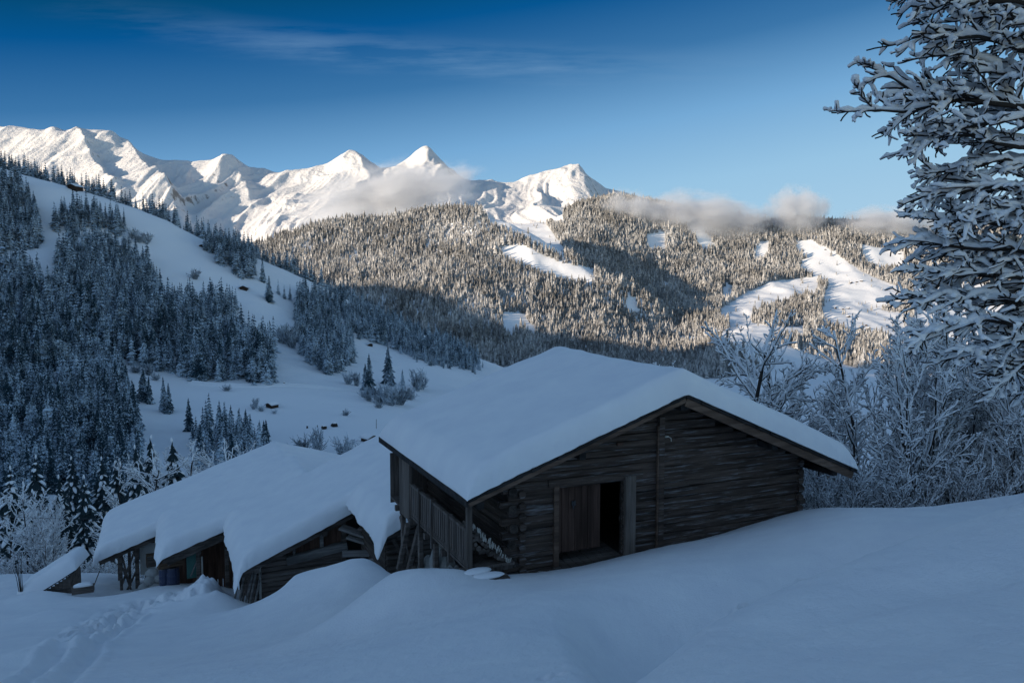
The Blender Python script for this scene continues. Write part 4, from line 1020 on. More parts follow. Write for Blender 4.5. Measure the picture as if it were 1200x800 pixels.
def cone_template(seed, tiers, k, width):
    r = np.random.default_rng(seed); V = []; T = []
    for i in range(tiers):
        t = i / tiers; z0 = 0.06 + 0.86 * t; z1 = min(1.0, z0 + 1.45 / tiers + 0.08); R = width * (1 - t * 0.86) * r.uniform(0.85, 1.15)
        a0 = r.uniform(0, 6.28); b = len(V); V.append((r.normal(0, .012), r.normal(0, .012), z1 if i < tiers - 1 else 1.0))
        for j in range(k):
            a = a0 + j * 2 * pi / k; q = R * (1.0 if j % 2 == 0 else 0.66) * r.uniform(0.85, 1.15)
            V.append((q * cos(a), q * sin(a), z0 + (0 if j % 2 == 0 else 0.035) + r.uniform(-.015, .015)))
        for j in range(k): T.append((b, b + 1 + j, b + 1 + (j + 1) % k))
    return np.array(V), np.array(T)

def scatter_mesh(name, templates, pos, hgt, wid, mat, rng):
    VV, TT = [], []; n0 = 0
    pick = rng.integers(0, len(templates), len(pos)); rot = rng.uniform(0, 2 * pi, len(pos))
    for k, (V, T) in enumerate(templates):
        s = np.where(pick == k)[0]
        if not len(s): continue
        c, sn = np.cos(rot[s]), np.sin(rot[s])
        x = (V[None, :, 0] * c[:, None] - V[None, :, 1] * sn[:, None]) * (hgt[s] * wid[s])[:, None] + pos[s, 0:1]
        y = (V[None, :, 0] * sn[:, None] + V[None, :, 1] * c[:, None]) * (hgt[s] * wid[s])[:, None] + pos[s, 1:2]
        z = V[None, :, 2] * hgt[s][:, None] + pos[s, 2:3]
        VV.append(np.stack([x, y, z], -1).reshape(-1, 3))
        TT.append((T[None] + (np.arange(len(s)) * len(V))[:, None, None]).reshape(-1, 3) + n0); n0 += len(s) * len(V)
    return npmesh(name, np.vstack(VV), [np.vstack(TT)], mat)

rt_ = np.random.default_rng(77)
FOREST = [  # polygon of tree feet in the photograph's rows and columns, spacing in metres, mean height, what to call the wood
    ([(-60, 205), (-60, 300), (40, 292), (53, 284), (50, 262), (38, 245), (15, 214), (0, 212)], 5.0, 23, 'wood at the upper left edge'),
    ([(64, 268), (75, 250), (110, 248), (150, 262), (150, 283), (120, 272), (80, 275)], 5.0, 23, 'clump just under the wide hut'),
    ([(70, 345), (70, 305), (80, 295), (110, 282), (130, 290), (150, 300), (172, 310), (183, 330), (190, 350), (150, 354), (120, 352)], 5.2, 24, 'wood left of the bright snow slope'),
    ([(-60, 300), (20, 310), (40, 325), (52, 345), (75, 354), (190, 354), (205, 360), (230, 354), (272, 357), (275, 392), (300, 402), (321, 412), (319, 448), (300, 450), (270, 444), (235, 446), (190, 438), (170, 430), (150, 430), (140, 420), (60, 440), (-60, 450)], 5.9, 24, 'broad dark wood on the left slope'),
    ([(-60, 448), (60, 443), (138, 424), (152, 450), (158, 490), (166, 530), (150, 600), (-60, 600)], 5.6, 18, 'dense wood above the frosted trees at left'),
    ([(221, 512), (240, 500), (270, 506), (300, 522), (318, 538), (300, 548), (230, 548)], 5.0, 14, 'small group on the meadow edge above the shed roofs'),
    ([(238, 286), (262, 290), (300, 302), (301, 330), (283, 328), (252, 304)], 5.0, 23, 'band of trees leaning on the upper rim of the snow slope'),
    ([(345, 345), (400, 354), (460, 387), (525, 413), (556, 428), (528, 426), (495, 420), (457, 405), (412, 397), (409, 432), (385, 440), (362, 427), (345, 400), (350, 370)], 6.2, 22, 'wood in the middle of the slope below the rim'),
    ([(430, 384), (500, 404), (558, 424), (566, 434), (520, 429), (465, 414)], 6.0, 15, 'wood in the middle of the slope below the rim'),
]
cand = []
for fi, (poly, sp, hm, nm) in enumerate(FOREST):
    P = np.array(poly, float)
    hits = [visible_hit(a, min(b, 640), 66) for a, b in poly]
    ys = [h[1] for h in hits]; y0, y1 = min(ys) * 0.85, max(ys) * 1.12
    x0, x1 = (P[:, 0].min() - 600) / F, (P[:, 0].max() - 600) / F
    n = int((x1 - x0) * (y1 ** 2 - y0 ** 2) / 2 / sp ** 2 * 2.3)
    yy = np.sqrt(rt_.uniform(y0 ** 2, y1 ** 2, n)); xx = rt_.uniform(x0, x1, n) * yy
    zz = tz(xx, yy); a, b = proj(np.stack([xx, yy, zz], -1))
    jx = 7 * fbm(xx / 22, yy / 22, 301, 3) + rt_.normal(0, 2.0, n); jy = 5 * fbm(xx / 22, yy / 22, 302, 3) + rt_.normal(0, 1.5, n)
    ok = inpoly(a + jx, b + jy, poly) & in_view(xx, yy, zz + 0.8 * hm) & (tz(xx, yy) > -200)
    for i in np.where(ok)[0]: cand.append((xx[i], yy[i], zz[i] - 0.5, hm * min(1.0, max(0.52, yy[i] / 330)) * rt_.uniform(0.55, 1.2) * (0.75 if rt_.random() < 0.2 else 1), fi))
# trees just over the rim of the hillside, their tops standing against what lies behind
cx = np.interp(np.arange(-60, 575, 0.9), PXG, KY[:, 8] if False else KY[8])
for px in np.arange(-60, 560, 0.85):
    y = float(np.interp(px, PXG, KY[8])) + rt_.uniform(-6, 60)
    if px > 60 and px < 235 and rt_.random() < 0.15: continue
    x = (px + rt_.uniform(-2, 2) - 600) / F * y
    cand.append((x, y, float(tz(x, y)) - 0.5, (23 if px < 440 else 19) * rt_.uniform(0.6, 1.2), 20))
for px, py, h in [(316, 353, 23), (313, 350, 18), (308, 330, 22), (326, 345, 14), (333, 350, 13), (340, 352, 15), (433, 462, 20), (428, 458, 14), (455, 450, 21), (457, 452, 16), (472, 462, 13), (148, 462, 14), (168, 470, 17), (175, 473, 14), (192, 482, 17), (198, 484, 15), (145, 452, 16), (312, 533, 13), (305, 530, 12), (290, 528, 13), (258, 520, 18), (222, 505, 15)]:
    p = visible_hit(px, py, 200); cand.append((p[0], p[1], p[2] - 0.4, h * (1.4 if px > 400 else 1.1), 30))
cand = np.array(cand)
# thin out overlaps
order = rt_.permutation(len(cand)); cell = {}; keep = []
for i in order:
    x, y = cand[i, :2]; s = 3.4; key = (int(x // s), int(y // s))
    if any((key[0] + a, key[1] + b) in cell for a in (-1, 0, 1) for b in (-1, 0, 1)) and cand[i, 4] < 30 and rt_.random() < 0.55: continue
    cell[key] = 1; keep.append(i)
cand = cand[keep]
size = cand[:, 3] / cand[:, 1] + (cand[:, 4] == 30) * 0.02
cpx, cpy = proj(cand[:, :3])
inframe = (cpx > -12) & (cpx < 1200)
rank = np.argsort(-(size * inframe))
TPL = [conifer_template(100 + i, 17, 10, [0.20, 0.17, 0.23, 0.185][i], 0.55) for i in range(4)]
TPM = [conifer_template(120 + i, 11, 8, [0.20, 0.17, 0.22][i], 0.55, True) for i in range(3)]
trunk_mb = MB(); trunk_mb.tube([(0, 0, -0.04), (0, 0, 0.5), (0, 0, 0.96)], [0.016, 0.010, 0.002], 6); trunk_me = trunk_mb.mesh('spruce_trunk', M['bark'])
crowns = [npmesh('spruce_crown', V, [T], M['con']) for V, T in TPL]
REG = {0: 'upper left edge of the picture', 20: 'rim of the left hillside'}
def spruce(pos, h, wd, rz, label, group, crown):
    e = empty('spruce_tree', pos, rz, label=label, cat='tree', group=group)
    a = link('crown', crown, e); a.scale = (h * wd, h * wd, h)
    b = link('trunk', trunk_me, e); b.scale = (h, h, h)
    return e
LAB = {0: 'snow-dusted spruce in the wood at the upper left edge above the snow strip', 1: 'snow-dusted spruce in the clump just under the wide high hut', 2: 'snow-dusted spruce in the wood left of the bright snow slope', 3: 'dark spruce in the broad wood covering the left slope', 4: 'snow-dusted spruce in the dense wood behind the frosted trees at left', 5: 'small spruce in the group at the meadow edge over the shed roofs', 6: 'spruce in the band along the upper rim of the snow slope', 7: 'spruce in the wood below the rim in the middle of the slope', 20: 'spruce standing in the row along the hillside skyline', 8: 'spruce in the wood below the rim in the middle of the slope', 30: 'single spruce standing apart on the meadow snow below the woods'}
NI = 292
for i in rank[:NI]:
    x, y, z, h, fi = cand[i]; fi = int(fi)
    spruce((x, y, z), h, rt_.uniform(0.85, 1.15), rt_.uniform(0, 6.28), LAB[fi], LAB[fi].replace('spruce', 'spruces', 1), crowns[rt_.integers(0, 4)])
rest = rank[NI:]
link('spruce_forest', scatter_mesh('spruce_forest', TPM, cand[rest, :3], cand[rest, 3], rt_.uniform(0.85, 1.2, len(rest)), M['con'], rt_), kind='stuff', label='dark snow-dusted spruce forest covering the left hillside', cat='forest')
print('hillside trees', len(cand))

# far forest on the opposite side of the valley
CLEAR = [
    [(947, 282), (972, 292), (990, 305), (1013, 320), (1051, 336), (1060, 345), (1040, 350), (1030, 354), (1031, 363), (1060, 368), (1068, 413), (1045, 409), (1047, 388), (1030, 384), (990, 382), (988, 373), (972, 374), (963, 363), (967, 342), (974, 328), (963, 317), (934, 307), (955, 299), (930, 283)],
    [(903, 330), (959, 324), (957, 336), (930, 337), (924, 344), (899, 350), (882, 357), (880, 367), (880, 378), (913, 383), (942, 382), (942, 389), (901, 389), (851, 380), (861, 370), (842, 363), (872, 345)],
    [(828, 380), (845, 387), (870, 392), (903, 399), (947, 414), (1003, 431), (1040, 446), (1045, 480), (960, 470), (905, 438), (862, 404)],
    [(1009, 286), (1030, 291), (1060, 296), (1058, 304), (1030, 304), (1015, 298)],
    [(585, 289), (611, 288), (660, 309), (697, 315), (694, 324), (656, 320), (619, 304)],
    [(555, 226), (600, 236), (640, 262), (664, 296), (645, 287), (611, 268), (575, 253)],
    [(1070, 335), (1300, 330), (1300, 480), (1040, 470), (1075, 425)],
    [(736, 345), (746, 350), (742, 358), (733, 354)], [(850, 332), (860, 335), (852, 343), (846, 340)], [(890, 285), (902, 282), (895, 296), (884, 296)], [(757, 275), (778, 272), (780, 283), (762, 286)],
]
nfar = 80000
yy = np.sqrt(rt_.uniform(1250 ** 2, 4150 ** 2, nfar * 2)); xx = rt_.uniform(-0.36, 0.72, nfar * 2) * yy
zz = tz(xx, yy); a, b = proj(np.stack([xx, yy, zz], -1))
cl = np.zeros(len(xx), bool)
for poly in CLEAR: cl |= inpoly(a, b, poly) | inpoly(a, b - 7, poly) | inpoly(a, b - 10, poly) | inpoly(a, b - 3.5, poly)
dens = fbm(xx / 130, yy / 130, 91, 3)
glade = fbm(xx / 260, yy / 420, 95, 4)
high = smooth(3300, 4000, yy) * (a > 560)
ok = ~cl & in_view(xx, yy, zz + 16) & (b < 470) & (dens > -0.9) & (glade < 0.50 - 0.06 * high) & (b > 225)
ok &= ~((yy < 1560) & ((a < 700) | (a > 930)))
ok &= ~((a < 660) & (b < 262) & (a > 545) & (yy > 3050))
# ragged wood edges near clearings, and thin trees on the sloping meadows
th_ = (a > 1040) & (b > 330); ok &= ~(th_ & (rt_.random(len(a)) < 0.4))
stray = cl & (rt_.random(len(a)) < 0.006) & in_view(xx, yy, zz + 10); ok |= stray
ii = np.where(ok)[0]
print('far trees', len(ii))
lw = np.exp(rt_.normal(0, 0.30, len(ii)))
hf = (19 + 5 * dens[ii]) * lw * np.where(stray[ii], 0.7, 1) * (1.0 + 0.12 * (yy[ii] > 3000))
TPF = [cone_template(140 + i, 4, 8, [0.17, 0.14, 0.20, 0.23][i]) for i in range(4)]
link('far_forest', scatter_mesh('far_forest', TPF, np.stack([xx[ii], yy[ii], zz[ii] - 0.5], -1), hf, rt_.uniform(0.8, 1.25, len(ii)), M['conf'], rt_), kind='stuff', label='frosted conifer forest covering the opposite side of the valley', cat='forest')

# ------------------------------------------------------------------ bare trees loaded with snow
def nrm(v): return v / (np.linalg.norm(v) + 1e-9)
def grow(rng, p, d, L, r, lev, maxlev, out, P):
    n = P['n'][lev]; pts = [np.array(p, float)]; d = nrm(np.asarray(d, float))
    for i in range(n):
        d = nrm(d + rng.normal(0, P['wob'][lev], 3) + np.array([0, 0, P['trop'][lev]]))
        pts.append(pts[-1] + d * L / n)
    pts = np.array(pts); rad = np.linspace(r, r * P['tap'][lev], n + 1)
    out.append((pts, rad, lev))
    if lev >= maxlev: return
    k = int(rng.poisson(P['kids'][lev])) if P['kids'][lev] > 0 else 0
    for j in range(max(k, 2)):
        t = P['start'][lev] + (1 - P['start'][lev]) * (j + rng.random()) / max(k, 2)
        f = min(t * n, n - 1e-3); i = int(f); q = pts[i] + (pts[i + 1] - pts[i]) * (f - i)
        dd = nrm(pts[min(i + 1, n)] - pts[max(i - 1, 0)])
        a = nrm(np.cross(dd, rng.normal(0, 1, 3)))
        if P.get('flat'): a = nrm(a * np.array([1, 1, P['flat']]))
        ang = rng.uniform(*P['ang'][lev])
        nd = dd * cos(ang) + a * sin(ang)
        grow(rng, q, nd, L * P['len'][lev] * rng.uniform(0.55, 1.1) * (1 - P.get('short', 0.45) * t), max(rad[i] * P['rr'][lev], 0.004), lev + 1, maxlev, out, P)

def tree_meshes(name, out, sh, rng, kb=(7, 5, 4, 3, 3), ks=(6, 6, 5, 5, 4), minr=0.0, vert=0.9, up=0.6, bare=0.0, lump=0.0):
    mt, mb_, ms = MB(), MB(), MB()
    for pts, rad, lev in out:
        (mt if lev == 0 else mb_).tube(pts, np.maximum(rad, minr), kb[min(lev, 4)], cap=lev < 2)
        t = np.gradient(pts, axis=0); t /= np.linalg.norm(t, axis=1, keepdims=True) + 1e-9
        flat = np.sqrt(np.clip(1 - t[:, 2] ** 2, 0, 1))
        if flat.mean() < 1 - vert and lev < 2: continue
        if lev >= 2 and rng.random() < bare * (lev - 1): continue
        h = sh[min(lev, 4)]
        L = np.linalg.norm(np.diff(pts, axis=0), axis=1).sum()
        m = max(3, int(L / (h * 2.6)) + 1); m = min(m, 26)
        s = np.linspace(0, 1, m) * (len(pts) - 1)
        q = np.stack([np.interp(s, range(len(pts)), pts[:, c]) for c in range(3)], -1)
        rr = np.interp(s, range(len(pts)), rad); fl = np.interp(s, range(len(pts)), flat)
        hh_ = h * (0.35 + 0.75 * fl) * rng.uniform(0.55, 1.3, m) + rr * 0.5
        hh_[rng.random(m) < 0.10] *= 0.45
        if lump:
            hh_ = hh_ * rng.choice([0.55, 0.85, 1.1, 1.4], m); hh_[rng.random(m) < 0.10] *= 0.35
        q[:, 2] += rr * 0.8 + hh_ * up
        q[:, :2] += rng.normal(0, h * 0.12, (m, 2))
        # rounded ends
        q = np.vstack([q[0] - (q[1] - q[0]) * 0.05, q, q[-1] + nrm(q[-1] - q[-2]) * h * 0.5]); hh_ = np.concatenate([[hh_[0] * 0.3], hh_, [hh_[-1] * 0.35]])
        ms.tube(q, hh_, ks[min(lev, 4)], 0.78, cap=lev < 3 or True)
    return (mt.mesh(name + '_trunk', M['bark'], True), mb_.mesh(name + '_branches', M['bark'], True), ms.mesh(name + '_snow', M['treesnow'], True))

def snowy_tree(me, pos, sc, rz, label, group=None, cat='tree', name='bare_tree', szz=1.0):
    e = empty(name, pos, rz, label=label, cat=cat, group=group); e.scale = (sc, sc, sc * szz)
    for n, m in zip(('trunk', 'branches', 'snow_cover'), me): link(n, m, e)
    return e

# variants, 6 m tall before scaling
PA = dict(n=[7, 6, 5, 3, 2], wob=[.06, .11, .16, .2, .2], trop=[.03, .07, .05, .04, 0], tap=[.35, .3, .4, .5, .6], kids=[14, 8, 5, 3, 0], start=[.16, .2, .2, .2, 0], ang=[(.6, 1.15), (.45, .95), (.4, .95), (.4, 1.0)], len=[.55, .5, .5, .55], rr=[.45, .5, .55, .7], short=.45)
PB = dict(n=[8, 6, 4, 3], wob=[.07, .1, .15, .2], trop=[.04, .10, .08, .03], tap=[.25, .3, .4, .5], kids=[13, 7, 4, 0], start=[.1, .15, .2, 0], ang=[(.35, .75), (.4, .85), (.4, .9)], len=[.42, .42, .5], rr=[.45, .5, .6], short=.4)
VAR = {}
def variant(key, seed, fn, sh, **k):
    r = np.random.default_rng(seed); out = []; fn(r, out); VAR[key] = tree_meshes(key, out, sh, r, **{**dict(minr=0.0105, bare=0.03, up=0.72), **k})
def f_spread(r, out): grow(r, (0, 0, -0.6), (0.05, 0, 1), 6.4, 0.11, 0, 3, out, PA)
def f_multi(r, out):
    for i in range(9):
        a = r.uniform(0, 6.28); s = r.uniform(0.05, 0.36)
        grow(r, (0.22 * cos(a), 0.22 * sin(a), -0.6), (s * cos(a), s * sin(a), 1), r.uniform(4.6, 6.6), r.uniform(0.035, 0.06), 0, 3, out, PB)
def f_bush(r, out):
    for i in range(16):
        a = r.uniform(0, 6.28); s = r.uniform(0.3, 1.3)
        grow(r, (0.3 * cos(a), 0.3 * sin(a), -0.2), (s * cos(a), s * sin(a), 1), r.uniform(1.6, 3.2), 0.03, 0, 2, out, PB)
def f_thin(r, out): grow(r, (0, 0, -0.6), (0.03, 0.02, 1), 6.6, 0.075, 0, 3, out, dict(PA, kids=[18, 6, 4, 0], len=[.36, .5, .5, .5], ang=[(.5, 1.0), (.4, .9), (.4, .9), (.4, 1)]))
SHN = (.048, .038, .030, .023, .018)
for i in range(2):
    variant('spread%d' % i, 300 + i, f_spread, SHN); variant('multi%d' % i, 310 + i, f_multi, SHN); variant('thin%d' % i, 320 + i, f_thin, SHN)
variant('bush0', 330, f_bush, (.034, .028, .021, .018, .016)); variant('bush1', 331, f_bush, (.034, .028, .021, .018, .016))

# spruce with heavy snow pads, for the ones close behind the sheds
def heavy_spruce(seed):
    r = np.random.default_rng(seed); Vn, Tn = conifer_template(seed, 18, 9, 0.24, 0.62); ms = MB()
    for i in range(17):
        t = (i + 0.4) / 17; z = 0.08 + 0.88 * t; rad = 0.24 * (1 - t) ** 0.82 + 0.012; k = max(3, int(9 * (1 - 0.6 * t))); a0 = r.uniform(0, 6.28)
        for j in range(k):
            if r.random() < 0.12: continue
            a = a0 + (j + r.uniform(-.3, .3)) * 2 * pi / k; L = rad * r.uniform(.6, 1.08)
            s = np.linspace(0.15, 1, 5); rr = 0.0165 * np.array([0.35, 0.85, 1.1, 1.0, 0.4]) * r.uniform(0.7, 1.35) * (0.6 + 0.6 * (1 - t))
            pts = np.stack([cos(a) * L * s, sin(a) * L * s, z + 0.016 - L * 0.62 * s ** 1.35], -1); ms.tube(pts, rr, 6, 0.7)
    ms.blob((0, 0, 1.0), (0.008, 0.008, 0.02), r, 6, 5)
    return npmesh('spruce_crown', Vn, [Tn], M['conn']), ms.mesh('spruce_snow', M['treesnow'], True)
HS = [heavy_spruce(400 + i) for i in range(3)]
def near_spruce(px, y, h, rz, k, label, base=None):
    x = (px - 600) / F * y; e = empty('spruce_tree', (x, y, ground(x, y) - 0.4), rz, label=label, cat='tree')
    for n, m in zip(('crown', 'snow_cover', 'trunk'), (*HS[k], trunk_me)):
        o = link(n, m, e); o.scale = (h, h, h)

rr_ = np.random.default_rng(55)
def place(px, y, key, sc, label, group=None, rz=None, dz=0.0, szz=1.0, name='bare_tree', cat='tree'):
    x = (px - 600) / F * y
    return snowy_tree(VAR[key], (x, y, ground(x, y) + dz), sc, rr_.uniform(0, 6.28) if rz is None else rz, label, group, cat, name, szz)
GR = 'snowy bare trees behind the crest at right'
# right of and behind the barn
place(872, 31, 'spread0', 1.45, 'broad snow-laden bare tree rising over the right roof slope of the barn', GR, 0.4)
place(845, 34, 'spread1', 1.36, 'bare tree rising over the barn roof, left of the broad one', GR, 5.1)
place(890, 33, 'multi0', 1.2, 'many-stemmed tree rising between the broad bare tree and its right neighbour', GR, 0.2)
place(930, 33, 'spread0', 1.32, 'rounded bare tree over the lower right roof slope of the barn', GR, 3.9)
place(1168, 27, 'multi1', 1.28, 'tall many-stemmed tree under the hanging branches at right', GR, 5.7)
place(1205, 30, 'multi0', 1.4, 'tallest tree at the right edge behind the dark spruce', GR, 1.1)
place(905, 36, 'spread1', 1.15, 'second bare tree over the barn roof, right of the broad one', GR, 2.0)
place(955, 30, 'multi1', 1.02, 'dense twiggy tree above the lower end of the barn roof', GR)
place(1018, 25.5, 'thin0', 1.1, 'slender bare tree standing alone between barn roof end and big thicket', GR, 1.0)
place(1092, 24.5, 'multi0', 1.12, 'tallest many-stemmed thicket tree with upright twigs right of the barn', GR, 0.7)
place(1128, 27, 'multi1', 1.10, 'many-stemmed tree just right of the tallest thicket tree', GR, 2.6)
place(1060, 28, 'multi1', 0.92, 'many-stemmed tree just left of the tallest thicket tree', GR, 4.1)
place(1180, 26, 'spread1', 0.95, 'bare tree at the right edge under the big overhanging branches', GR, 5.0)
place(1215, 23, 'multi0', 0.85, 'thicket tree cut by the right edge of the picture', GR, 3.3)
place(985, 38, 'spread0', 1.05, 'bare tree farther down the slope behind the slender one', GR, 3.0)
place(1045, 40, 'spread1', 1.1, 'bare tree farther down the slope behind the thicket', GR, 1.3)
place(1150, 41, 'spread0', 1.15, 'bare tree farther down the slope at the right, behind the dark spruce', GR, 4.6)
place(935, 44, 'multi0', 1.2, 'bushy tree farther down the slope behind the barn roof', GR, 1.9)
place(840, 40, 'multi1', 1.12, 'twiggy tree behind the barn roof, left of the broad bare tree', GR, 1.2)
for px, y, sc, lab in ((955, 24.5, 0.85, 'snowy bush under the barn roof overhang, next to the log corner'), (985, 24, 0.75, 'snowy bush just right of the roof overhang'), (1040, 24, 0.8, 'low snowy bush at the foot of the slender tree'), (1075, 23.5, 0.7, 'low snowy bush in front of the thicket'), (1125, 23.5, 0.75, 'low snowy bush at the right foot of the thicket'), (1165, 23, 0.8, 'low snowy bush at the foot of the dark spruce'), (1000, 29, 1.05, 'bush filling the gap behind the slender tree'), (1195, 24, 0.8, 'low snowy bush by the right edge'), (925, 28, 0.9, 'bush behind the log corner of the barn'), (1110, 32, 1.1, 'bush behind the thicket stems'), (965, 33, 1.1, 'bush lower on the slope behind the roof end'), (1060, 34, 1.1, 'bush lower on the slope behind the thicket'), (1160, 34, 1.2, 'bush lower on the slope behind the dark spruce'), (1020, 36, 1.2, 'bush lower on the slope seen through the slender tree')):
    place(px, y, 'bush0' if rr_.random() < .5 else 'bush1', sc, lab, 'snowy bushes behind the crest', name='bush', cat='bush')
near_spruce(1172, 29, 6.6, 0.3, 0, 'dark snow-padded spruce among the bare trees at the right')
near_spruce(1225, 32, 7.5, 0.9, 1, 'snow-padded spruce at the right edge behind the thicket')
near_spruce(1005, 47, 7.5, 1.9, 2, 'dark spruce deep behind the slender bare tree')
near_spruce(1090, 46, 8.5, 0.2, 1, 'dark spruce deep behind the tall thicket')
near_spruce(880, 50, 9, 2.2, 0, 'dark spruce deep behind the broad bare tree')
# left, behind and beside the sheds
GL = 'frosted bare trees behind the sheds'
for px, y, key, sc, lab in ((-5, 56, 'thin0', 0.95, 'tall thin frosted tree cut by the left edge'), (20, 50, 'thin1', 0.8, 'thin bare tree left of the little hut'), (44, 56, 'spread0', 0.62, 'frosted tree behind the little hut roof'), (104, 54, 'spread1', 0.72, 'frosted tree just left of the far shed roof'), (130, 64, 'thin1', 1.25, 'frosted tree over the low end of the far shed roof'), (160, 76, 'spread0', 1.45, 'broad frosted tree behind the far shed roof'), (215, 92, 'spread1', 1.75, 'broad frosted tree right of the snow-padded spruce, behind the roof ridge'), (245, 98, 'spread0', 1.75, 'largest spreading frosted tree above the roof ridge'), (272, 104, 'thin1', 1.7, 'frosted tree at the right end of the row above the roof ridge'), (185, 100, 'multi0', 1.7, 'bushy frosted tree behind the snow-padded spruce'), (10, 74, 'spread1', 1.1, 'frosted tree in the lower left thicket'), (38, 50, 'multi0', 0.75, 'low twiggy tree against the snow left of the little hut')):
    place(px, y, key, sc * 1.22, lab, GL)
for px, y, sc, lab in ((5, 50, 1.2, 'bush at the left edge beyond the snow bank'), (30, 55, 1.2, 'bush left of the little hut behind the snow bank'), (62, 56, 1.1, 'bush just behind the little hut'), (95, 52, 1.1, 'bush right of the little hut'), (120, 51, 1.0, 'bush next to the shed post at left'), (140, 52, 1.0, 'bush behind the leaning shed posts'), (85, 62, 1.4, 'bush in the lower left thicket above the hut cap'), (15, 62, 1.5, 'bush in the lower left thicket by the thin trees'), (300, 112, 1.6, 'bush at the right end of the frosted row'), (150, 66, 1.5, 'bush above the eave of the far shed')):
    place(px, y, 'bush0' if rr_.random() < .5 else 'bush1', sc * 0.72, lab, 'frosted bushes by the sheds', name='bush', cat='bush')
for px, y, h, k, lab in ((28, 60, 8.6, 2, 'snow-padded spruce left of the pair, behind the bare stems'), (114, 64, 8.8, 0, 'snow-padded spruce close behind the low end of the far shed roof'), (60, 63, 9.6, 0, 'snow-padded spruce with drooping boughs, left one of the pair at left'), (90, 61, 10.0, 1, 'snow-padded spruce with drooping boughs, right one of the pair at left'), (128, 86, 12, 2, 'snow-padded spruce between the pair and the roofs'), (152, 84, 13.6, 0, 'slim snow-padded spruce behind the low end of the roofs'), (196, 78, 13.8, 1, 'heavy snow-padded spruce standing right behind the roof ridge'), (3, 68, 10.6, 2, 'snow-padded spruce at the left edge'), (34, 92, 13, 1, 'snow-padded spruce behind the left edge thicket'), (172, 96, 15.5, 2, 'snow-padded spruce seen over the far shed roof'), (112, 100, 13, 1, 'snow-padded spruce deep behind the spruce pair'), (76, 98, 13, 2, 'slender snow-padded spruce showing between the spruce pair')):
    near_spruce(px, y, h, rr_.uniform(0, 6), k, lab)

# frosted bushes and small leafless trees on the far meadows
def frost_bush(seed, n, up):
    r = np.random.default_rng(seed); mb = MB()
    for i in range(n):
        a = r.uniform(0, 6.28); s = r.uniform(0.05, up); d = nrm(np.array([s * cos(a), s * sin(a), 1])); L = r.uniform(0.5, 1.0) * (1 - 0.25 * s)
        p0 = np.array([r.normal(0, .05), r.normal(0, .05), -0.1]); p1 = p0 + d * L * 0.5; p2 = p1 + nrm(d + r.normal(0, .25, 3)) * L * 0.5
        mb.tube([p0, p1, p2], [0.022, 0.017, 0.006], 3, cap=False)
        for k in range(7):
            t = r.uniform(.25, 1); q = p0 + (p2 - p0) * t; e = nrm(d + r.normal(0, .6, 3)) * L * r.uniform(.15, .32); mb.tube([q, q + e], [0.014, 0.006], 3, cap=False)
    return mb.mesh('frosted_twigs', M['frost'])
FB = [frost_bush(500, 34, 0.75), frost_bush(501, 30, 0.45), frost_bush(502, 40, 1.1)]
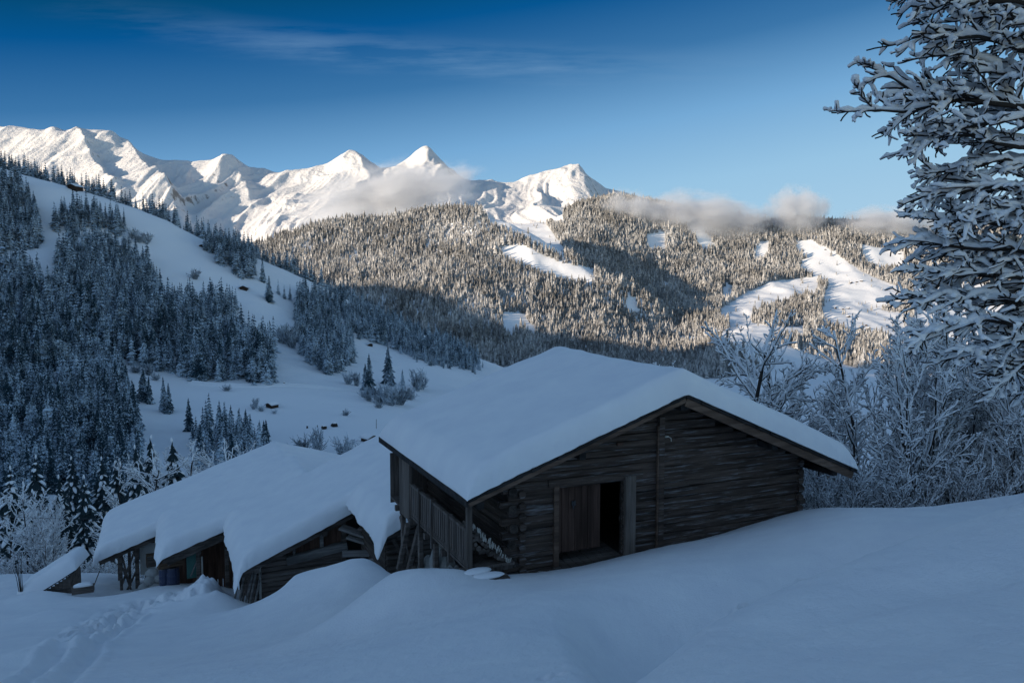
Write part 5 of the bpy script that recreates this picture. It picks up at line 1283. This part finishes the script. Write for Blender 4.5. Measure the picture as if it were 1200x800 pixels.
BUSH = [(229, 328, 11, 0, 'round frosted tree alone on the bright left slope'), (300, 478, 5, 1, 'frosted tree beside the dark meadow hut'), (306, 482, 3, 2, 'frosted bush in front of the dark meadow hut'), (322, 485, 2.2, 2, 'little frosted bush below the dark meadow hut'), (297, 480, 3, 0, 'frosted bush left of the dark meadow hut'), (405, 487, 3.4, 2, 'single frosted bush on the meadow above the boulders'), (372, 530, 9, 1, 'frosted tree just over the shed ridge'), (356, 528, 6, 2, 'frosted bush just over the shed ridge'), (402, 536, 7, 0, 'frosted bush over the right side of the shed roof'), (415, 538, 5, 2, 'low frosted bush behind the shed roof end'), (425, 540, 6, 1, 'thin frosted tree behind the shed roof end'),
        (432, 470, 9, 1, 'frosted tree at the left of the meadow grove'), (445, 472, 10, 0, 'frosted tree in the middle of the meadow grove'), (458, 475, 12, 0, 'broad frosted tree in the meadow grove'), (468, 474, 11, 0, 'frosted tree at the foot of the meadow grove'), (480, 468, 8, 2, 'frosted bush at the right of the meadow grove'), (488, 458, 15, 1, 'tall frosted tree right of the meadow grove'), (494, 456, 11, 0, 'frosted tree at the outer right of the meadow grove'), (430, 466, 6, 2, 'frosted bush on the lower left of the grove'), (444, 478, 4, 2, 'low frosted bush below the grove'), (418, 452, 9, 1, 'frosted tree between the wood and the grove'), (408, 450, 8, 0, 'frosted bush at the foot of the dark wood'),
        (155, 280, 11, 0, 'frosted tree at the left of the bush clump on the slope'), (163, 284, 12, 0, 'frosted tree in the bush clump on the slope'), (172, 286, 12, 0, 'round frosted tree at the right of the bush clump on the slope'), (150, 287, 8, 2, 'frosted bush below the clump on the slope'), (521, 402, 10, 1, 'frosted tree left of the hut on the shaded shoulder'), (538, 412, 8, 0, 'frosted tree right of the hut on the shaded shoulder'), (545, 418, 7, 2, 'frosted bush below the hut on the shaded shoulder'), (552, 415, 10, 0, 'frosted tree at the end of the shaded shoulder'), (480, 412, 11, 0, 'frosted tree at the lower edge of the shaded wood'), (465, 405, 10, 0, 'frosted tree on the rim of the shaded wood'), (498, 420, 9, 0, 'frosted tree at the tip of the shaded wood'), (505, 424, 8, 2, 'frosted bush at the tip of the shaded wood'), (512, 425, 7, 0, 'last frosted bush under the shaded wood'),
        (330, 402, 14, 1, 'tall frosted larch left of the middle wood'), (336, 404, 16, 1, 'tall frosted larch next to the middle wood'), (343, 408, 15, 1, 'tall frosted larch against the middle wood'), (348, 400, 16, 1, 'tall frosted larch behind the others by the middle wood'), (265, 458, 4, 2, 'small frosted bush under the track at left'), (205, 366, 8, 0, 'frosted bush in the gap of the broad wood'), (70, 350, 8, 2, 'frosted bush at the snow gap of the broad wood'), (60, 330, 7, 2, 'frosted bush in the snow strip on the left slope'), (175, 440, 8, 0, 'frosted tree at the lower edge of the broad wood'), (160, 437, 7, 2, 'frosted bush beside the opening of the broad wood'), (182, 446, 5, 2, 'frosted bush on the meadow under the broad wood'), (560, 425, 6, 0, 'frosted bush where the shoulder meets the barn roof')]
for px, py, h, k, lab in BUSH:
    p = visible_hit(px, py, 110); o = link('frosted_bush', FB[k], None, (p[0], p[1], p[2])); h *= 1.45 if px > 240 and py > 390 else 1.15; w_ = [1.0, 0.9, 1.15][k]; o.scale = (h * w_, h * w_, h); o.rotation_euler = (0, 0, rr_.uniform(0, 6))
    tag(o, lab, 'bush' if h < 9 else 'tree', 'frosted bushes on the far meadows')
# bare grass stems poking from the snow by the little hut
e = empty('shrub', near_hit(27, 696), 0, label='few bare stems sticking out of the snow left of the little hut', cat='shrub'); mb = MB()
for i in range(7):
    a = rr_.uniform(-.5, .5); mb.tube([(a * .3, 0, -.2), (a * .6, 0, .8), (a * .7 + rr_.uniform(-.2, .2), 0, rr_.uniform(1.2, 2.6))], [0.022, 0.016, 0.006], 4)
mb.build('stems', M['bark'], e)

# ------------------------------------------------------------------ the big snow-laden tree at the right edge
def big_tree():
    r = np.random.default_rng(900); D0 = 11.5
    base = at(1292, 600, D0); bx, by = base[0], base[1]; bz = ground(bx, by)
    out = []
    tp_ = np.array([(bx, by, bz - 0.5), (bx + .03, by, bz + 1.5), (bx - .05, by + .05, 0.5), (bx + .02, by, 2.5), (bx - .02, by, 4.6), (bx + .05, by, 6.2)])
    out.append((tp_, np.array([.2, .18, .16, .13, .10, .05]), 0))
    LB = [[(1285, 20), (1150, 3), (1056, 10)], [(1290, 75), (1140, 45), (1062, 44)], [(1290, 150), (1200, 125), (1140, 110), (1075, 108), (1006, 80)], [(1205, 128), (1140, 112), (1080, 124), (984, 132)], [(1290, 160), (1180, 136), (1120, 150), (1058, 177)],
          [(1290, 200), (1170, 186), (1072, 206)], [(1290, 235), (1160, 218), (1068, 236)], [(1290, 275), (1150, 262), (1078, 262)], [(1290, 305), (1150, 290), (1050, 284)], [(1290, 335), (1160, 322), (1066, 318)], [(1290, 365), (1150, 352), (1049, 346)], [(1290, 390), (1160, 376), (1060, 392)],
          [(1290, 400), (1190, 402), (1116, 418)], [(1290, 415), (1210, 425), (1160, 446)], [(1285, -40), (1160, -30), (1068, -12)], [(1290, 100), (1180, 84), (1085, 62)], [(1280, -90), (1170, -70), (1090, -45)], [(1290, 180), (1160, 166), (1060, 152)], [(1290, 320), (1210, 300), (1130, 305)], [(1290, 30), (1210, 22), (1120, 24)], [(1290, 250), (1210, 245), (1120, 250)]]
    LB = [[(a + (15 if q == len(L) - 1 else 0), b) for q, (a, b) in enumerate(L)] for L in LB]
    P = dict(n=[6, 5, 4, 3], wob=[.1, .14, .2, .25], trop=[0, .0, -.02, -.03], tap=[.3, .35, .45, .6], kids=[0, 8, 5, 0], start=[.1, .12, .15, 0], ang=[(.5, 1.0), (.45, .95), (.4, 1.0)], len=[.4, .5, .5], rr=[.5, .55, .6], short=.35, flat=.55)
    for k, L in enumerate(LB):
        for c in range(2):
            dz = [0.0, 1.3, -1.0][c] + r.uniform(-.35, .35); cut = 1.0 if c == 0 else r.uniform(0.72, 0.98)
            X_ = np.array(L, float)
            s = np.linspace(0, cut, 9); t = s * (len(X_) - 1)
            qx = np.interp(t, range(len(X_)), X_[:, 0]); qy = np.interp(t, range(len(X_)), X_[:, 1]) + (0 if c == 0 else r.uniform(-11, 11)) * s
            pts = np.array([at(a, b, D0 + dz * q) for a, b, q in zip(qx, qy, s)])
            pts += r.normal(0, .035, pts.shape) * np.minimum(s * 4, 1)[:, None]
            pts[0] = (bx, by, pts[0, 2] + r.uniform(-.35, .1))
            thick = .065 if k in (2,) else .042
            rad = np.linspace(thick, .010, 9); out.append((pts, rad, 1))
            nk = 18
            Lt = np.linalg.norm(np.diff(pts, axis=0), axis=1).sum()
            for j in range(nk):
                f = (0.22 + 0.78 * (j + r.random()) / nk) * 8; i = min(int(f), 7); q = pts[i] + (pts[i + 1] - pts[i]) * (f - i)
                dd = nrm(pts[i + 1] - pts[i]); a = nrm(np.cross(dd, r.normal(0, 1, 3))); a = nrm(a * np.array([1, 1, .55])); a = nrm(a * np.array([1, 1, .6])); ang = r.uniform(.3, .85)
                grow(r, q, dd * cos(ang) + a * sin(ang), r.uniform(.45, 1.0) * (1 - .45 * f / 8), max(rad[i] * .5, .008), 2, 3, out, dict(P, flat=.5, kids=[0, 0, 6, 0], n=[0, 0, 5, 3], wob=[0, 0, .15, .2], trop=[0, 0, -.02, -.03], start=[0, 0, .12, 0], ang=[0, 0, (.4, .9)], len=[0, 0, .48], rr=[0, 0, .6], tap=[0, 0, .4, .6]))
    for c in range(26):
        z = r.uniform(-0.6, 5.6); a = r.uniform(-1.9, 1.9); L = r.uniform(1.5, 2.9) * (1 - 0.08 * max(z - 2, 0))
        grow(r, (bx, by, z), (cos(a), sin(a), r.uniform(-.12, .12)), L, .04, 1, 3, out, dict(P, kids=[0, 8, 4, 0], n=[0, 7, 5, 3], start=[0, .15, .15, 0], len=[0, .38, .5, 0], rr=[0, .5, .6, 0], ang=[0, (.4, .9), (.4, .9), 0], wob=[0, .08, .15, .2], trop=[0, 0, -.02, -.03], tap=[0, .3, .4, .6]))
    me = tree_meshes('great_tree', [(p - np.array([bx, by, bz]), q, l) for p, q, l in out], (.05, .046, .037, .030, .025), r, lump=1.0, kb=(10, 7, 5, 4, 4), ks=(8, 8, 7, 6, 6), minr=.0105, up=.72, bare=.16)
    snowy_tree(me, (bx, by, bz), 1.0, 0.0, 'big tree reaching in from the right edge, every twig thick with snow', name='bare_tree')
big_tree()

# overhead line crossing the lower left
a_, b_ = at(-60, 601, 46), at(330, 590, 60); t_ = np.linspace(0, 1, 24)
pts = a_[None] + (b_ - a_)[None] * t_[:, None]; pts[:, 2] -= 0.7 * 4 * t_ * (1 - t_)
mb = MB(); mb.tube(pts, 0.014, 5); mb.build('overhead_wire', M['iron'], None, label='thin overhead wire crossing in front of the trees at lower left', cat='wire')

# ------------------------------------------------------------------ drifting clouds
def cloud_mat(name, dens):
    t = NT(name); p = t.obj()
    d = t.n('VectorMath', operation='LENGTH'); t.l(p, d.inputs[0])
    n1 = t.noise(p, 2.3, 6, 0.65); n2 = t.noise(p, 6.5, 5, 0.65)
    e = t.math('SUBTRACT', 1.0, d.outputs['Value'])
    v = t.math('ADD', t.math('MULTIPLY', e, 1.15), t.math('MULTIPLY', t.math('SUBTRACT', n1, 0.5), 1.9))
    v = t.math('ADD', v, t.math('MULTIPLY', t.math('SUBTRACT', n2, 0.5), 0.6))
    edge = t.ramp(e, [(0.0, 0.0), (0.22, 1.0)])
    f = t.math('MULTIPLY', t.ramp(v, [(0.16, 0.0), (0.66, 1.0)]), edge)
    pv = t.n('VolumePrincipled'); pv.inputs['Color'].default_value = (0.83, 0.86, 0.91, 1); pv.inputs['Anisotropy'].default_value = 0.1
    t.l(t.math('MULTIPLY', f, dens), pv.inputs['Density']); t.l(pv.outputs[0], t.out.inputs['Volume'])
    return t.m
def cloud(px, py, y, wpx, hpx, dep, dens, rot, label):
    c = at(px, py, y); me = bpy.data.meshes.new('cloud'); import bmesh
    bm = bmesh.new(); bmesh.ops.create_icosphere(bm, subdivisions=3, radius=1.0); bm.to_mesh(me); bm.free(); me.materials.append(cloud_mat('cloud_vapour', dens))
    o = link('cloud', me, None, c); o.scale = (wpx / 2 * y / F, dep, hpx / 2 * y / F); o.rotation_euler = (0, radians(rot), 0)
    tag(o, label, 'cloud')
cloud(452, 236, 3900, 262, 104, 190, 0.020, -12, 'largest grey cloud hanging in front of the pyramid peak')
cloud(738, 256, 3750, 96, 78, 130, 0.020, 0, 'grey cloud at the left end of the forest ridge')
cloud(822, 256, 3750, 200, 76, 150, 0.020, 4, 'long grey cloud lying on the middle of the forest ridge')
cloud(934, 248, 3800, 92, 72, 130, 0.019, 0, 'small tufted grey cloud above the forest ridge')
cloud(1042, 262, 3800, 150, 50, 130, 0.020, 0, 'flat grey cloud beside the big snowy tree')

# ------------------------------------------------------------------ light
w = bpy.data.worlds.new('World'); SC.world = w; w.use_nodes = True
nt = w.node_tree; nt.nodes.clear()
def wn(t, **k):
    o = nt.nodes.new('ShaderNode' + t)
    for a, b in k.items(): setattr(o, a, b)
    return o
def wm(op, a, b=None):
    m = wn('Math', operation=op)
    for i, v in enumerate((a, b)):
        if v is None: continue
        if hasattr(v, 'links'): nt.links.new(v, m.inputs[i])
        else: m.inputs[i].default_value = v
    return m.outputs[0]
def wr(f, st, interp='LINEAR'):
    r = wn('ValToRGB'); r.color_ramp.interpolation = interp; e = r.color_ramp.elements
    while len(e) < len(st): e.new(0.5)
    for el, (p, c) in zip(e, st): el.position = p; el.color = (*c, 1) if not np.isscalar(c) else (c, c, c, 1)
    nt.links.new(f, r.inputs[0]); return r.outputs[0]
sky = wn('TexSky', sky_type='NISHITA', sun_disc=False)
sky.sun_elevation = SUN_EL; sky.sun_rotation = math.atan2(SH[0], SH[1]); sky.altitude = 1300; sky.air_density = 1.0; sky.dust_density = 0.3; sky.ozone_density = 2.0
tc_ = wn('TexCoord'); sx = wn('SeparateXYZ'); nt.links.new(tc_.outputs['Generated'], sx.inputs[0])
X_, Y_, Z_ = sx.outputs
# deep winter blue, darkest away from the bright valley side
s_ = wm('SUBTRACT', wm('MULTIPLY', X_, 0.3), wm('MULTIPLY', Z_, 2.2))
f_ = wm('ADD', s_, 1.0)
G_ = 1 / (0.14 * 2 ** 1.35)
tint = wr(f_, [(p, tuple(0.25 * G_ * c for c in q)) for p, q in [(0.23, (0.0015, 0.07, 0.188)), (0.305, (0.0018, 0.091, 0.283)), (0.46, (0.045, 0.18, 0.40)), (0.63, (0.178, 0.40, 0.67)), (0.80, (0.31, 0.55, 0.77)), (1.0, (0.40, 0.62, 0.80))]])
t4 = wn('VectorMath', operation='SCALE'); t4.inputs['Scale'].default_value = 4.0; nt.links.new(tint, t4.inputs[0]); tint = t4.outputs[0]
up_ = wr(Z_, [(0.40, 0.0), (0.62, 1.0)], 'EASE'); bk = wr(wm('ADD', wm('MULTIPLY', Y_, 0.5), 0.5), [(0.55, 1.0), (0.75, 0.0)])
out_ = wm('MAXIMUM', up_, bk)  # unseen sky overhead and behind made brighter than the visible blue, to fill shade
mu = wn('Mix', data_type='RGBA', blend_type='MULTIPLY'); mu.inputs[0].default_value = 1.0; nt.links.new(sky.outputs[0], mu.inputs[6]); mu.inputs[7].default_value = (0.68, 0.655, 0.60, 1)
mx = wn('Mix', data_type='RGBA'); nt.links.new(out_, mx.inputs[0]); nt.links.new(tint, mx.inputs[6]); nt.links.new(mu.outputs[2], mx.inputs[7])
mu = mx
# a thin streak of cirrus
dv = wm('DIVIDE', X_, wm('MAXIMUM', Y_, 0.05)); ez = wm('DIVIDE', Z_, wm('MAXIMUM', Y_, 0.05))
cl_ = wm('SUBTRACT', ez, wm('ADD', wm('MULTIPLY', wm('MULTIPLY', wm('ADD', dv, 0.02), wm('ADD', dv, 0.02)), 0.14), wm('ADD', 0.268, wm('MULTIPLY', dv, -0.055))))
cb = wn('CombineXYZ'); nt.links.new(wm('MULTIPLY', dv, 3.0), cb.inputs[0]); nt.links.new(wm('MULTIPLY', ez, 26.0), cb.inputs[1])
nz = wn('TexNoise'); nz.inputs['Scale'].default_value = 1.6; nz.inputs['Detail'].default_value = 6; nz.inputs['Roughness'].default_value = 0.6; nt.links.new(cb.outputs[0], nz.inputs['Vector'])
band = wr(wm('ABSOLUTE', wm('ADD', cl_, wm('MULTIPLY', wm('SUBTRACT', nz.outputs[0], 0.5), 0.03))), [(0.0, 1.0), (0.035, 0.0)], 'EASE')
ends = wm('MULTIPLY', wr(wm('ADD', dv, 0.6), [(0.0, 0.0), (0.42, 1.0)]), wr(wm('ADD', dv, 0.6), [(0.62, 1.0), (0.95, 0.0)]))
ci = wm('MULTIPLY', wm('MULTIPLY', band, ends), wr(nz.outputs[0], [(0.4, 0.0), (0.7, 0.5)]))
mc = wn('Mix', data_type='RGBA'); nt.links.new(ci, mc.inputs[0]); nt.links.new(mu.outputs[2], mc.inputs[6]); mc.inputs[7].default_value = (0.55, 1.0, 1.6, 1)
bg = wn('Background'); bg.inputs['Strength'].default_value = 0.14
wo = wn('OutputWorld')
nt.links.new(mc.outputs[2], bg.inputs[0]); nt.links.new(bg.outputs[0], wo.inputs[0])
sl = bpy.data.lights.new('sun', 'SUN'); sl.energy = 2.9; sl.angle = radians(0.5); sl.color = (1.0, 0.81, 0.60)
so = bpy.data.objects.new('sun', sl); COL.objects.link(so)
sd = Vector((SH[0] * cos(SUN_EL), SH[1] * cos(SUN_EL), sin(SUN_EL)))
so.rotation_euler = sd.to_track_quat('Z', 'Y').to_euler(); so.location = (-300, -200, 400)
SC.view_settings.view_transform = 'Standard'; SC.view_settings.look = 'None'; SC.view_settings.gamma = 1
SC.view_settings.use_curve_mapping = False
SC.view_settings.exposure = 1.35
SC.cycles.use_denoising = True
SC.cycles.max_bounces = 6; SC.cycles.diffuse_bounces = 3; SC.cycles.glossy_bounces = 2; SC.cycles.transmission_bounces = 2
SC.cycles.volume_bounces = 3; SC.cycles.volume_max_steps = 96
